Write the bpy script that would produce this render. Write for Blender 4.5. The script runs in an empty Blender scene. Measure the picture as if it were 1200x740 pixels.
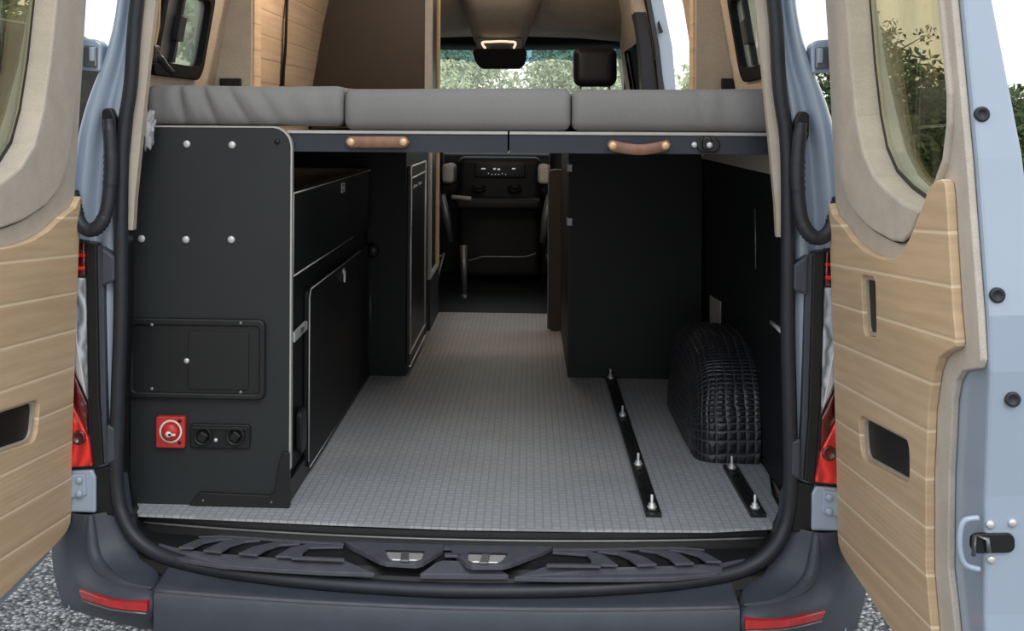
import bpy, bmesh, math, random
from mathutils import Vector, Matrix, noise
random.seed(7)
PI = math.pi
col = bpy.context.scene.collection
# ------------------------------------------------------------------ camera geometry (measured once)
F = 1432.0; P0 = (535.0, 142.0); TH = math.radians(3.4); RO = math.radians(.3)
CAM = Vector((.166, -2.97, 1.665))
XM = -.02                                   # centre line of the van
def ray(px, py):
    a = px - P0[0]; b = -(py - P0[1])
    a, b = a*math.cos(RO) - b*math.sin(RO), a*math.sin(RO) + b*math.cos(RO)
    cx = a/F; cz = b/F
    return Vector((cx*math.cos(TH) - math.sin(TH), cx*math.sin(TH) + math.cos(TH), cz))
def onY(px, py, Y):
    d = ray(px, py); return CAM + d*((Y - CAM.y)/d.y)
def onX(px, py, X):
    d = ray(px, py); return CAM + d*((X - CAM.x)/d.x)
def onZ(px, py, Z):
    d = ray(px, py); return CAM + d*((Z - CAM.z)/d.z)
def mir(p): return Vector((2*XM - p[0], p[1], p[2]))

# ------------------------------------------------------------------ materials
def s2l(c):
    c /= 255.0
    return c/12.92 if c <= .04045 else ((c + .055)/1.055)**2.4
def rgb(r, g, b): return (s2l(r), s2l(g), s2l(b), 1)
MATS = {}
class NT:
    def __init__(s, name):
        m = bpy.data.materials.new(name); m.use_nodes = True
        s.m = m; s.t = m.node_tree; s.n = s.t.nodes; s.b = s.n['Principled BSDF']
    def add(s, typ, **kw):
        nd = s.n.new(typ)
        for k, v in kw.items(): setattr(nd, k, v)
        return nd
    def link(s, a, b): s.t.links.new(a, b)
    def math(s, op, a, b=None, c=None):
        nd = s.add('ShaderNodeMath', operation=op)
        for i, v in enumerate((a, b, c)):
            if v is None: continue
            if isinstance(v, (int, float)): nd.inputs[i].default_value = v
            else: s.link(v, nd.inputs[i])
        return nd.outputs[0]
    def mix(s, f, a, b):
        nd = s.add('ShaderNodeMix', data_type='RGBA')
        for i, v in ((0, f), (6, a), (7, b)):
            if isinstance(v, (int, float, tuple)): nd.inputs[i].default_value = v
            else: s.link(v, nd.inputs[i])
        return nd.outputs[2]
    def noise(s, scale, vec=None, detail=4, rough=.6):
        nd = s.add('ShaderNodeTexNoise'); nd.inputs['Scale'].default_value = scale
        nd.inputs['Detail'].default_value = detail; nd.inputs['Roughness'].default_value = rough
        if vec is not None: s.link(vec, nd.inputs['Vector'])
        return nd.outputs['Fac']
    def coord(s, k='Object'): return s.add('ShaderNodeTexCoord').outputs[k]
    def bump(s, h, strength=.3, dist=.01):
        nd = s.add('ShaderNodeBump'); nd.inputs['Strength'].default_value = strength; nd.inputs['Distance'].default_value = dist
        s.link(h, nd.inputs['Height']); s.link(nd.outputs[0], s.b.inputs['Normal'])
    def ramp(s, f, stops):
        nd = s.add('ShaderNodeValToRGB'); e = nd.color_ramp.elements
        while len(e) < len(stops): e.new(.5)
        for x, (p, c) in zip(e, stops): x.position = p; x.color = c
        s.link(f, nd.inputs[0]); return nd.outputs[0]
def setb(b, col=None, rough=None, metal=None, spec=None, coat=None):
    if col is not None: b.inputs['Base Color'].default_value = col
    if rough is not None: b.inputs['Roughness'].default_value = rough
    if metal is not None: b.inputs['Metallic'].default_value = metal
    if spec is not None: b.inputs['Specular IOR Level'].default_value = spec
    if coat is not None: b.inputs['Coat Weight'].default_value = coat; b.inputs['Coat Roughness'].default_value = .08
def mat(name, c, rough=.5, metal=0, spec=.5, var=.12, vscale=8, bump=0, bscale=200, coat=None):
    k = NT(name); setb(k.b, c, rough, metal, spec, coat)
    co = k.coord()
    n = k.noise(vscale, co)
    lo = tuple(x*(1 - var) for x in c[:3]) + (1,); hi = tuple(min(1, x*(1 + var)) for x in c[:3]) + (1,)
    k.link(k.ramp(n, [(.3, lo), (.7, hi)]), k.b.inputs['Base Color'])
    if bump: k.bump(k.noise(bscale, co, 2), bump, .002)
    MATS[name] = k.m; return k.m

M_paint = mat('blue_grey_paint', (.36, .44, .555, 1), .28, 0, .5, .03, 3, coat=.6)
M_plastic = mat('dark_bumper_plastic', (.058, .066, .090, 1), .46, 0, .4, .10, 14, .25, 900)
M_black = mat('black_plastic', (.010, .011, .013, 1), .4, 0, .4, .2, 20)
M_rubber = mat('seal_rubber', (.022, .026, .036, 1), .45, 0, .45, .15, 30)
M_panel = mat('black_laminate', (.013, .0145, .016, 1), .42, 0, .38, .12, 5, .08, 700)
M_panel2 = mat('dark_laminate_front', (.0205, .0245, .028, 1), .5, 0, .35, .08, 4, .08, 700)
M_inner = mat('black_interior_laminate', (.0075, .0095, .0115, 1), .5, 0, .25, .15, 5)
M_board = mat('navy_board', (.030, .034, .052, 1), .5, 0, .35, .08, 10, .1, 500)
M_edge = mat('pale_edge', (.46, .45, .44, 1), .5, 0, .4, .06, 30)
M_edgegrey = mat('grey_metal_edge', (.20, .21, .22, 1), .35, .6, .5, .1, 30)
M_silver = mat('silver_metal', (.70, .71, .74, 1), .42, .6, .5, .05, 40)
M_screw = mat('pale_screw_head', (.62, .64, .66, 1), .35, .3, .5, .05, 40)
M_leather = mat('brown_leather', (.25, .135, .09, 1), .5, 0, .4, .15, 60, .2, 400)
M_brass = mat('pale_brass_rivet', (.72, .50, .31, 1), .35, .3, .5, .05, 40)
M_brown = mat('warm_lit_laminate', (.036, .024, .017, 1), .45, 0, .35, .12, 3)  # brown puts warm light on a black panel into the base colour
M_grey_seat = mat('seat_leather', (.012, .013, .021, 1), .42, 0, .4, .15, 20, .15, 300)
M_dash = mat('dash_plastic', (.012, .013, .016, 1), .55, 0, .4, .15, 20)
M_matt = mat('matt_black_trim', (.012, .012, .014, 1), .9, 0, .1, .15, 20)
M_red_sw = mat('red_switch_plastic', (.52, .035, .035, 1), .35, 0, .5, .08, 20)
M_whitem = mat('white_marking', (.85, .82, .80, 1), .5, 0, .4, .03, 30)
M_cloth = mat('grey_white_cloth', (.42, .43, .47, 1), .9, 0, .2, .2, 80)
M_lightwood = mat('light_wood_edge', (.60, .42, .25, 1), .5, 0, .4, .12, 40)
M_stripe = mat('sill_grey_plastic', (.085, .088, .112, 1), .5, 0, .4, .12, 30, .2, 600)
M_tan = mat('tan_vinyl_strip', (.48, .425, .36, 1), .7, 0, .3, .06, 30)
M_bark = mat('bark', (.06, .045, .035, 1), .9, 0, .2, .3, 10)
M_tyre = mat('tyre_rubber', (.02, .02, .021, 1), .8, 0, .3, .2, 20)

def lens(name, c, rough=.12, emis=0):
    k = NT(name); setb(k.b, c, rough, 0, .6, .8)
    co = k.coord()
    w = k.add('ShaderNodeTexWave'); w.inputs['Scale'].default_value = 11; w.inputs['Distortion'].default_value = 9
    k.link(co, w.inputs['Vector'])
    k.link(k.mix(w.outputs['Fac'], tuple(x*.45 for x in c[:3]) + (1,), tuple(min(1, x*1.35) for x in c[:3]) + (1,)), k.b.inputs['Base Color'])
    k.bump(w.outputs['Fac'], .35, .01)
    if emis:
        k.b.inputs['Emission Color'].default_value = c; k.b.inputs['Emission Strength'].default_value = emis
    return k.m
M_redlens = lens('bright_red_lens', (.62, .022, .018, 1), emis=.18)
M_darkred = lens('dark_red_lens', (.10, .004, .006, 1))
M_clear = lens('clear_lens', (.42, .45, .52, 1), .15)
M_reflector = mat('red_reflector', (.48, .018, .022, 1), .25, 0, .6, .15, 60, coat=.5)

def felt(name, c, c2):
    k = NT(name); setb(k.b, c, .95, 0, .15)
    co = k.coord()
    n1 = k.noise(420, co, 2); n2 = k.noise(14, co, 3)
    w = k.add('ShaderNodeTexWave'); w.inputs['Scale'].default_value = 110; w.inputs['Distortion'].default_value = 3
    k.link(co, w.inputs['Vector'])
    f = k.math('ADD', k.math('MULTIPLY', n1, .6), k.math('MULTIPLY', n2, .4))
    f = k.math('ADD', f, k.math('MULTIPLY', w.outputs['Fac'], .03))
    k.link(k.ramp(f, [(.38, c2), (.66, c)]), k.b.inputs['Base Color'])
    k.bump(n1, .4, .002); return k.m
M_felt = felt('beige_felt', (.64, .58, .515, 1), (.50, .45, .395, 1))
M_feltwarm = felt('warm_beige_felt', (.60, .535, .455, 1), (.47, .41, .345, 1))

def planks(name, pitch, v0, k_slope, base, dark, line, uaxis='X', vaxis='Y', width=.045):
    k = NT(name); setb(k.b, base, .5, 0, .3)
    co = k.coord(); sp = k.add('ShaderNodeSeparateXYZ'); k.link(co, sp.inputs[0])
    u, v = sp.outputs[uaxis], sp.outputs[vaxis]
    q = k.math('DIVIDE', k.math('SUBTRACT', k.math('SUBTRACT', v, v0), k.math('MULTIPLY', u, k_slope)), pitch)
    fr = k.math('FRACT', q); idx = k.math('FLOOR', q)
    d = k.math('MINIMUM', fr, k.math('SUBTRACT', 1.0, fr))
    groove = k.math('LESS_THAN', d, width)
    cb = k.add('ShaderNodeCombineXYZ')
    k.link(k.math('MULTIPLY', u, 2.2), cb.inputs[0]); k.link(k.math('MULTIPLY', q, 30*pitch), cb.inputs[1]); k.link(k.math('MULTIPLY', idx, 7.3), cb.inputs[2])
    g = k.noise(1.6, cb.outputs[0], 5, .6)
    w = k.add('ShaderNodeTexWave', wave_type='RINGS'); w.inputs['Scale'].default_value = .9; w.inputs['Distortion'].default_value = 5; w.inputs['Detail'].default_value = 3
    k.link(cb.outputs[0], w.inputs['Vector'])
    g2 = k.math('ADD', k.math('MULTIPLY', g, .8), k.math('MULTIPLY', w.outputs['Fac'], .14))
    wn = k.add('ShaderNodeTexWhiteNoise', noise_dimensions='1D'); k.link(idx, wn.inputs['W'])
    g3 = k.math('ADD', g2, k.math('MULTIPLY', k.math('SUBTRACT', wn.outputs['Value'], .5), .16))
    c = k.ramp(g3, [(.3, dark), (.62, base)])
    k.link(k.mix(groove, c, line), k.b.inputs['Base Color'])
    k.bump(k.math('SMOOTH_MIN', d, .08, .02), .5, .02)
    return k.m
M_planks = planks('pale_wood_planks', .0885, .0532, .067, (.73, .54, .36, 1), (.61, .44, .28, 1), (.88, .72, .52, 1), width=.030)  # pale groove lines paint bare wood and light caught on the bevels
M_wallplank = planks('wall_planks', .086, 0, 0, (.70, .55, .40, 1), (.60, .46, .33, 1), (.48, .36, .25, 1), 'Y', 'Z', .025)

def floor_mat():
    k = NT('grey_checker_vinyl'); setb(k.b, (.3, .3, .32, 1), .42, 0, .4)
    co = k.coord(); sp = k.add('ShaderNodeSeparateXYZ'); k.link(co, sp.inputs[0])
    def cell(a, p):
        q = k.math('FRACT', k.math('DIVIDE', a, p)); return k.math('MINIMUM', q, k.math('SUBTRACT', 1.0, q))
    dx, dy = cell(sp.outputs['X'], .0205), cell(sp.outputs['Y'], .0235)
    d = k.math('MINIMUM', dx, dy)
    line = k.math('LESS_THAN', d, .10)
    ch = k.add('ShaderNodeTexChecker'); ch.inputs['Scale'].default_value = 1
    cb = k.add('ShaderNodeCombineXYZ'); k.link(k.math('DIVIDE', sp.outputs['X'], .0205), cb.inputs[0]); k.link(k.math('DIVIDE', sp.outputs['Y'], .0235), cb.inputs[1])
    k.link(cb.outputs[0], ch.inputs['Vector'])
    n = k.noise(5, co, 5); n2 = k.noise(260, co, 2)
    base = k.ramp(k.math('ADD', k.math('MULTIPLY', n, .6), k.math('MULTIPLY', n2, .4)), [(.3, (.37, .39, .425, 1)), (.7, (.51, .535, .58, 1))])
    b2 = k.mix(k.math('MULTIPLY', ch.outputs['Fac'], .22), base, (.28, .295, .32, 1))
    k.link(k.mix(k.math('MULTIPLY', line, .45), b2, (.17, .18, .195, 1)), k.b.inputs['Base Color'])
    k.bump(k.math('SMOOTH_MIN', d, .2, .05), .5, .004); return k.m
M_floor = floor_mat()

def gravel_mat():
    k = NT('pale_gravel'); setb(k.b, (.4, .4, .4, 1), .85, 0, .3)
    co = k.coord(); v = k.add('ShaderNodeTexVoronoi'); v.inputs['Scale'].default_value = 58; k.link(co, v.inputs['Vector'])
    sp = k.add('ShaderNodeSeparateColor'); k.link(v.outputs['Color'], sp.inputs[0])
    n = k.noise(3, co)
    c = k.ramp(sp.outputs[0], [(0, (.16, .16, .165, 1)), (.35, (.33, .33, .335, 1)), (.75, (.50, .50, .50, 1)), (1, (.72, .72, .71, 1))])
    gap = k.math('SMOOTHSTEP' if False else 'GREATER_THAN', v.outputs['Distance'], .58)
    k.link(k.mix(k.math('MULTIPLY', gap, .75), c, (.045, .045, .05, 1)), k.b.inputs['Base Color'])
    k.bump(k.math('SUBTRACT', 1.0, v.outputs['Distance']), 1.0, .03); return k.m
M_gravel = gravel_mat()

def quilt_mat():
    k = NT('quilted_black_sheet'); setb(k.b, (.012, .013, .018, 1), .32, 0, .5)
    uv = k.coord('UV'); sp = k.add('ShaderNodeSeparateXYZ'); k.link(uv, sp.inputs[0])
    n = k.noise(9, uv, 3)
    def cell(a, p):
        q = k.math('FRACT', k.math('DIVIDE', k.math('ADD', a, k.math('MULTIPLY', n, .02)), p)); return k.math('MINIMUM', q, k.math('SUBTRACT', 1.0, q))
    d = k.math('MINIMUM', cell(sp.outputs['X'], .023), cell(sp.outputs['Y'], .026))
    line = k.math('LESS_THAN', d, .09)
    k.link(k.mix(line, (.011, .012, .019, 1), (.045, .048, .06, 1)), k.b.inputs['Base Color'])
    h = k.math('ADD', k.math('SMOOTH_MIN', d, .3, .1), k.math('MULTIPLY', n, .5))
    k.bump(h, .8, .012); return k.m
M_quilt = quilt_mat()

def fabric_mat():
    k = NT('grey_cushion_fabric'); setb(k.b, (.2, .2, .2, 1), .9, 0, .2)
    co = k.coord(); n = k.noise(500, co, 2); n2 = k.noise(3, co, 3)
    f = k.math('ADD', k.math('MULTIPLY', n, .5), k.math('MULTIPLY', n2, .5))
    k.link(k.ramp(f, [(.3, (.19, .19, .193, 1)), (.7, (.255, .255, .259, 1))]), k.b.inputs['Base Color'])
    k.bump(n, .25, .002); return k.m
M_fabric = fabric_mat()

def glass(name, tint, gloss=.5, rough=.0, haze=0):
    k = NT(name); k.n.remove(k.b)
    out = k.n['Material Output']
    t = k.add('ShaderNodeBsdfTransparent'); t.inputs[0].default_value = tint
    g = k.add('ShaderNodeBsdfGlossy'); g.inputs['Roughness'].default_value = rough; g.inputs[0].default_value = (.95, .97, 1, 1)
    fr = k.add('ShaderNodeFresnel'); fr.inputs[0].default_value = 1.45
    mx = k.add('ShaderNodeMixShader')
    k.link(k.math('MULTIPLY', fr.outputs[0], gloss), mx.inputs[0]); k.link(t.outputs[0], mx.inputs[1]); k.link(g.outputs[0], mx.inputs[2])
    fin = mx.outputs[0]
    if haze:
        tr = k.add('ShaderNodeBsdfTranslucent'); tr.inputs[0].default_value = (.9, .95, .9, 1); m2 = k.add('ShaderNodeMixShader'); m2.inputs[0].default_value = haze
        k.link(fin, m2.inputs[1]); k.link(tr.outputs[0], m2.inputs[2]); fin = m2.outputs[0]
    k.link(fin, out.inputs[0]); return k.m
M_tint = glass('tinted_door_glass', (.80, .765, .61, 1), .5)
M_wglass = glass('smoked_window_glass', (.60, .64, .56, 1), .25, haze=.14)
M_shield = glass('windshield_glass', (.90, .95, .92, 1), .35, haze=.16)  # translucent mix puts the pale bloom of the bright view into the glass
M_band = glass('windshield_sky_reflection', (.16, .36, .48, 1), .5, haze=.06)

def leaf_mat(name, a, b):
    k = NT(name); setb(k.b, a, .7, 0, .2)
    g = k.add('ShaderNodeNewGeometry')
    k.link(k.ramp(g.outputs['Random Per Island'], [(0, a), (1, b)]), k.b.inputs['Base Color'])
    k.b.inputs['Subsurface Weight'].default_value = 0
    return k.m
M_leafpale = leaf_mat('pale_leaves', (.40, .50, .28, 1), (.74, .80, .56, 1))
M_leafmid = leaf_mat('mid_leaves', (.07, .12, .05, 1), (.26, .36, .17, 1))
M_leafdark = leaf_mat('dark_leaves', (.03, .05, .022, 1), (.11, .15, .06, 1))
def emit(name, c, s):
    k = NT(name); setb(k.b, (.8, .7, .6, 1), .4); k.b.inputs['Emission Color'].default_value = c; k.b.inputs['Emission Strength'].default_value = s; return k.m
M_lamp = emit('warm_lamp_lens', (1, .72, .52, 1), 1.1)
M_display = emit('radio_symbols', (.8, .85, .9, 1), .35)

# ------------------------------------------------------------------ mesh helpers
ORG = {}
def new(): return bmesh.new()
def vert(bm, p): return bm.verts.new(Vector(p))
def box(bm, x0, x1, y0, y1, z0, z1, bev=0, seg=2, mtx=None):
    t = bmesh.new(); bmesh.ops.create_cube(t, size=1)
    for v in t.verts: v.co = Vector(((x0 + x1)/2 + v.co.x*(x1 - x0), (y0 + y1)/2 + v.co.y*(y1 - y0), (z0 + z1)/2 + v.co.z*(z1 - z0)))
    if bev: bmesh.ops.bevel(t, geom=t.edges[:], offset=bev, segments=seg, profile=.5, affect='EDGES', clamp_overlap=True)
    join(bm, t, mtx); return bm
def join(bm, t, mtx=None):
    mp = {}
    for v in t.verts: mp[v] = bm.verts.new(mtx @ v.co if mtx else v.co)
    for f in t.faces:
        nf = bm.faces.new([mp[v] for v in f.verts]); nf.smooth = f.smooth
    t.free()
def hexa(bm, pts):
    """eight corners: bottom ring of four, top ring of four"""
    v = [vert(bm, p) for p in pts]
    for f in ((0, 1, 2, 3), (7, 6, 5, 4), (0, 4, 5, 1), (1, 5, 6, 2), (2, 6, 7, 3), (3, 7, 4, 0)): bm.faces.new([v[i] for i in f])
    return bm
def smooth_path(pts, n=6, closed=False):
    pts = [Vector(p) for p in pts]; out = []
    N = len(pts)
    for i in range(N if closed else N - 1):
        if closed: p0, p1, p2, p3 = pts[(i - 1) % N], pts[i], pts[(i + 1) % N], pts[(i + 2) % N]
        else: p0, p1, p2, p3 = pts[max(i - 1, 0)], pts[i], pts[i + 1], pts[min(i + 2, N - 1)]
        for k in range(n):
            t = k/n
            out.append(.5*((2*p1) + (p2 - p0)*t + (2*p0 - 5*p1 + 4*p2 - p3)*t*t + (3*p1 - p0 - 3*p2 + p3)*t**3))
    if not closed: out.append(pts[-1])
    return out
def tube(bm, pts, r, seg=10, cap=True):
    pts = [Vector(p) for p in pts]; rings = []
    rs = r if isinstance(r, (list, tuple)) else [r]*len(pts)
    t0 = (pts[1] - pts[0]).normalized(); up = Vector((0, 0, 1)) if abs(t0.z) < .9 else Vector((0, 1, 0))
    n = (up - t0*up.dot(t0)).normalized()
    for i, p in enumerate(pts):
        t = (pts[min(i + 1, len(pts) - 1)] - pts[max(i - 1, 0)]).normalized()
        n = (n - t*n.dot(t)).normalized(); b = t.cross(n)
        rings.append([vert(bm, p + (n*math.cos(a) + b*math.sin(a))*rs[i]) for a in [2*PI*k/seg for k in range(seg)]])
    for a, b in zip(rings, rings[1:]):
        for k in range(seg):
            f = bm.faces.new((a[k], a[(k + 1) % seg], b[(k + 1) % seg], b[k])); f.smooth = True
    if cap: bm.faces.new(rings[0][::-1]); bm.faces.new(rings[-1])
    return bm
def lathe(bm, prof, c, axis, seg=20):
    """prof: list of (radius, height along axis) from centre c"""
    axis = Vector(axis).normalized(); up = Vector((0, 0, 1)) if abs(axis.z) < .9 else Vector((1, 0, 0))
    n = (up - axis*up.dot(axis)).normalized(); b = axis.cross(n); c = Vector(c); rings = []
    for r, h in prof:
        if r < 1e-6: rings.append([vert(bm, c + axis*h)])
        else: rings.append([vert(bm, c + axis*h + (n*math.cos(2*PI*k/seg) + b*math.sin(2*PI*k/seg))*r) for k in range(seg)])
    for a, d in zip(rings, rings[1:]):
        for k in range(seg):
            k2 = (k + 1) % seg
            if len(a) == 1 and len(d) == 1: continue
            if len(a) == 1: q = (a[0], d[k], d[k2])
            elif len(d) == 1: q = (a[k], a[k2], d[0])
            else: q = (a[k], a[k2], d[k2], d[k])
            f = bm.faces.new(q); f.smooth = True
    if len(rings[0]) > 1: bm.faces.new(rings[0])
    if len(rings[-1]) > 1: bm.faces.new(rings[-1])
    return bm
def plate(bm, outline, holes, fmap, t0, t1):
    """flat sheet with holes: 2-D loops, filled, then given thickness; fmap(u, v, w) -> point"""
    t = bmesh.new(); edges = []
    for loop in [outline] + list(holes):
        vs = [t.verts.new((p[0], p[1], 0)) for p in loop]
        for i in range(len(vs)): edges.append(t.edges.new((vs[i], vs[(i + 1) % len(vs)])))
    if holes: bmesh.ops.triangle_fill(t, edges=edges, use_beauty=True, use_dissolve=False)
    else: t.faces.new(t.verts[:])
    faces = t.faces[:]
    r = bmesh.ops.extrude_face_region(t, geom=faces)
    moved = {g for g in r['geom'] if isinstance(g, bmesh.types.BMVert)}
    for v in t.verts: v.co.z = t1 if v in moved else t0
    for v in t.verts: v.co = Vector(fmap(v.co.x, v.co.y, v.co.z))
    join(bm, t); return bm
def prism(bm, pts, d):
    """closed 3-D polygon pushed along d"""
    a = [vert(bm, p) for p in pts]; b = [vert(bm, Vector(p) + Vector(d)) for p in pts]
    bm.faces.new(a); bm.faces.new(b[::-1]); n = len(a)
    for i in range(n): bm.faces.new((a[i], b[i], b[(i + 1) % n], a[(i + 1) % n]))
    return bm
def rrect(x0, x1, y0, y1, r, n=5):
    out = []
    for cx, cy, a0 in ((x1 - r, y0 + r, -PI/2), (x1 - r, y1 - r, 0), (x0 + r, y1 - r, PI/2), (x0 + r, y0 + r, PI)):
        for k in range(n + 1):
            a = a0 + k*PI/2/n; out.append((cx + r*math.cos(a), cy + r*math.sin(a)))
    return out
def rpoly(pts, r, n=5):
    """polygon with rounded corners"""
    out = []; P = [Vector((p[0], p[1])) for p in pts]
    for i in range(len(P)):
        a, b, c = P[i - 1], P[i], P[(i + 1) % len(P)]
        d0 = (a - b); d1 = (c - b); rr = min(r, d0.length*.45, d1.length*.45)
        s, e = b + d0.normalized()*rr, b + d1.normalized()*rr
        for k in range(n + 1):
            t = k/n; q = s*(1 - t)**2 + b*2*t*(1 - t) + e*t*t; out.append((q.x, q.y))
    return out
def roundbox(bm, x0, x1, y0, y1, z0, z1, r, nx=12, ny=6, nz=4, fn=None):
    def cs(a, b, n): return [a, a + r*.15, a + r*.4, a + r*.7] + [a + r + (b - a - 2*r)*k/n for k in range(n + 1)] + [b - r*.7, b - r*.4, b - r*.15, b]
    X, Y, Z = cs(x0, x1, nx), cs(y0, y1, ny), cs(z0, z1, nz); vs = {}
    def gv(x, y, z):
        k = (round(x, 6), round(y, 6), round(z, 6))
        if k not in vs:
            p = Vector((x, y, z)); q = Vector((min(max(x, x0 + r), x1 - r), min(max(y, y0 + r), y1 - r), min(max(z, z0 + r), z1 - r)))
            d = p - q
            if d.length > 1e-9: p = q + d.normalized()*r
            if fn: p = fn(p)
            vs[k] = bm.verts.new(p)
        return vs[k]
    def quad(*a):
        f = bm.faces.new([gv(*p) for p in a]); f.smooth = True
    for A, B in zip(X, X[1:]):
        for C, D in zip(Y, Y[1:]):
            quad((A, C, z0), (A, D, z0), (B, D, z0), (B, C, z0)); quad((A, C, z1), (B, C, z1), (B, D, z1), (A, D, z1))
        for C, D in zip(Z, Z[1:]):
            quad((A, y0, C), (B, y0, C), (B, y0, D), (A, y0, D)); quad((A, y1, C), (A, y1, D), (B, y1, D), (B, y1, C))
    for A, B in zip(Y, Y[1:]):
        for C, D in zip(Z, Z[1:]):
            quad((x0, A, C), (x0, A, D), (x0, B, D), (x0, B, C)); quad((x1, A, C), (x1, B, C), (x1, B, D), (x1, A, D))
    return bm
def grid(bm, rows, sm=True):
    V = [[vert(bm, p) for p in r] for r in rows]
    for a, b in zip(V, V[1:]):
        for i in range(len(a) - 1):
            f = bm.faces.new((a[i], a[i + 1], b[i + 1], b[i])); f.smooth = sm
    return bm

def tag(o, label=None, cat=None, group=None, kind=None):
    if label: o['label'] = label
    if cat: o['category'] = cat
    if group: o['group'] = group
    if kind: o['kind'] = kind
    return o
def obj(name, bm, m, parent=None, local=False, bevel=0, subsurf=0, label=None, keep=False, solid=0, sharp=35):
    bmesh.ops.recalc_face_normals(bm, faces=bm.faces[:])
    if parent is not None:
        mt = ORG[parent]
        if not local:
            inv = mt.inverted()
            for v in bm.verts: v.co = inv @ v.co
    elif not keep:
        xs = [v.co for v in bm.verts]
        c = Vector(((min(p.x for p in xs) + max(p.x for p in xs))/2, (min(p.y for p in xs) + max(p.y for p in xs))/2, min(p.z for p in xs)))
        for v in bm.verts: v.co -= c
        mt = Matrix.Translation(c)
    else: mt = Matrix.Identity(4)
    me = bpy.data.meshes.new(name); bm.to_mesh(me); bm.free()
    o = bpy.data.objects.new(name, me); col.objects.link(o); me.materials.append(m)
    if parent is not None: o.parent = parent
    else: o.matrix_world = mt
    ORG[o] = mt
    if solid:
        s = o.modifiers.new('solid', 'SOLIDIFY'); s.thickness = abs(solid); s.offset = -1 if solid > 0 else 1
    if bevel:
        b = o.modifiers.new('bevel', 'BEVEL'); b.width = bevel; b.segments = 2; b.limit_method = 'ANGLE'; b.angle_limit = math.radians(sharp)
    if subsurf:
        s = o.modifiers.new('sub', 'SUBSURF'); s.levels = subsurf; s.render_levels = subsurf
    if label: o['label'] = label
    return o
def thing(name, label, cat, loc, group=None, mtx=None):
    o = bpy.data.objects.new(name, None); col.objects.link(o); o.empty_display_size = .1
    mt = mtx if mtx is not None else Matrix.Translation(Vector(loc)); o.matrix_world = mt; ORG[o] = mt
    return tag(o, label, cat, group)
def struct(name, bm, m, parent=None, **kw):
    o = obj(name, bm, m, parent, keep=parent is None, **kw)
    if parent is None: o['kind'] = 'structure'
    return o
def bolt(name, p, axis, r, h, m, parent):
    return obj(name, lathe(new(), [(r, 0), (r, h*.5), (r*.7, h*.9), (0, h)], p, axis, 12), m, parent)

# ------------------------------------------------------------------ ground
FZ = .70
bm = new(); grid(bm, [[(x, y, 0) for x in (-30, -6, 6, 30)] for y in (-12, -4, 8, 30)], False)
o = obj('gravel', bm, M_gravel, keep=True); tag(o, 'pale grey gravel ground under and around the van', 'gravel', kind='stuff')

# ------------------------------------------------------------------ interior shell (structure)
ZX = [(.40, .86), (.70, .855), (1.54, .848), (1.75, .835), (1.95, .800), (2.10, .775), (2.3, .73), (2.62, .60)]
def hw(z):
    for (a, x), (b, y) in zip(ZX, ZX[1:]):
        if z <= b: return x + (y - x)*(z - a)/(b - a)
    return ZX[-1][1]
def shell_grid(s, Ys, Zs, skip, off=0):
    bm = new(); V = {}
    def gv(y, z):
        if (y, z) not in V: V[(y, z)] = vert(bm, (XM + s*(hw(z) + (off if z < 1.6 else off*.25)), y, z))
        return V[(y, z)]
    for a, b in zip(Ys, Ys[1:]):
        for c, d in zip(Zs, Zs[1:]):
            if skip((a + b)/2, (c + d)/2): continue
            bm.faces.new((gv(a, c), gv(b, c), gv(b, d), gv(a, d)))
    return bm
WY0, WY1, WZ0, WZ1 = .24, .70, 1.805, 2.04
Ys = [.0, WY0, WY1, 1.75, 3.02, 3.3, 3.75, 4.7, 5.3]; Zs = [.66, 1.54, 1.75, WZ0, 1.95, WZ1, 2.1, 2.3, 2.62]
def skl(y, z): return (WY0 < y < WY1 and WZ0 < z < WZ1) or (3.75 < y < 4.7 and 1.54 < z < 2.1)
def skr(y, z): return skl(y, z) or (1.75 < y < 3.02 and z < 2.3)
wl = struct('wall_left', shell_grid(-1, Ys, Zs, skl), M_feltwarm)
wr = struct('wall_right', shell_grid(1, Ys, Zs, skr), M_feltwarm)
bm = new(); box(bm, XM - .70, XM + .70, -.02, 4.3, 2.62, 2.66); struct('ceiling', bm, M_feltwarm)
bm = new()
prism(bm, [onZ(162, 603, FZ), (-.3, -.066, FZ), (.0, -.077, FZ), (.3, -.068, FZ), (.60, -.05, FZ), onZ(905, 618, FZ), onZ(915, 600, FZ), (.80, .25, FZ), (.84, .5, FZ), (.84, 3.18, FZ), (-.86, 3.18, FZ), (-.86, .1, FZ)], (0, 0, -.006))
struct('floor', bm, M_floor)
bm = new(); box(bm, -.86, .83, 3.185, 5.3, .60, .66); struct('cab_floor', bm, M_black)

# black lining on the lower right wall, with its small fittings
bm = new(); hexa(bm, [(.827, .0, FZ), (.834, .0, FZ), (.834, 2.7, FZ), (.827, 2.7, FZ), (.818, .0, 1.530), (.827, .0, 1.530), (.827, 2.7, 1.530), (.818, 2.7, 1.530)])
obj('lower_lining', bm, M_inner, wr, label='black lower lining of the wall')
def onlining(px, py):
    d = ray(px, py); n = Vector((.83, 0, .009)); p0 = Vector((.827, 0, FZ))
    return CAM + d*((p0 - CAM).dot(n)/d.dot(n))
bm = new(); hexa(bm, [(.790, .0, 1.531), (.83, 0, 1.531), (.83, 1.62, 1.531), (.806, 1.62, 1.531), (.790, .0, 1.585), (.83, 0, 1.585), (.83, 1.62, 1.585), (.806, 1.62, 1.585)])
obj('bed_ledge', bm, M_tan, wr, label='beige ledge that carries the bed')
pts = [onlining(*p) for p in ((833, 346), (845, 354), (845, 387), (833, 387))]
bm = new(); prism(bm, pts, (-.004, -.002, 0)); obj('pale_plate', bm, M_edge, wr, label='pale upright plate')
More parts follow.
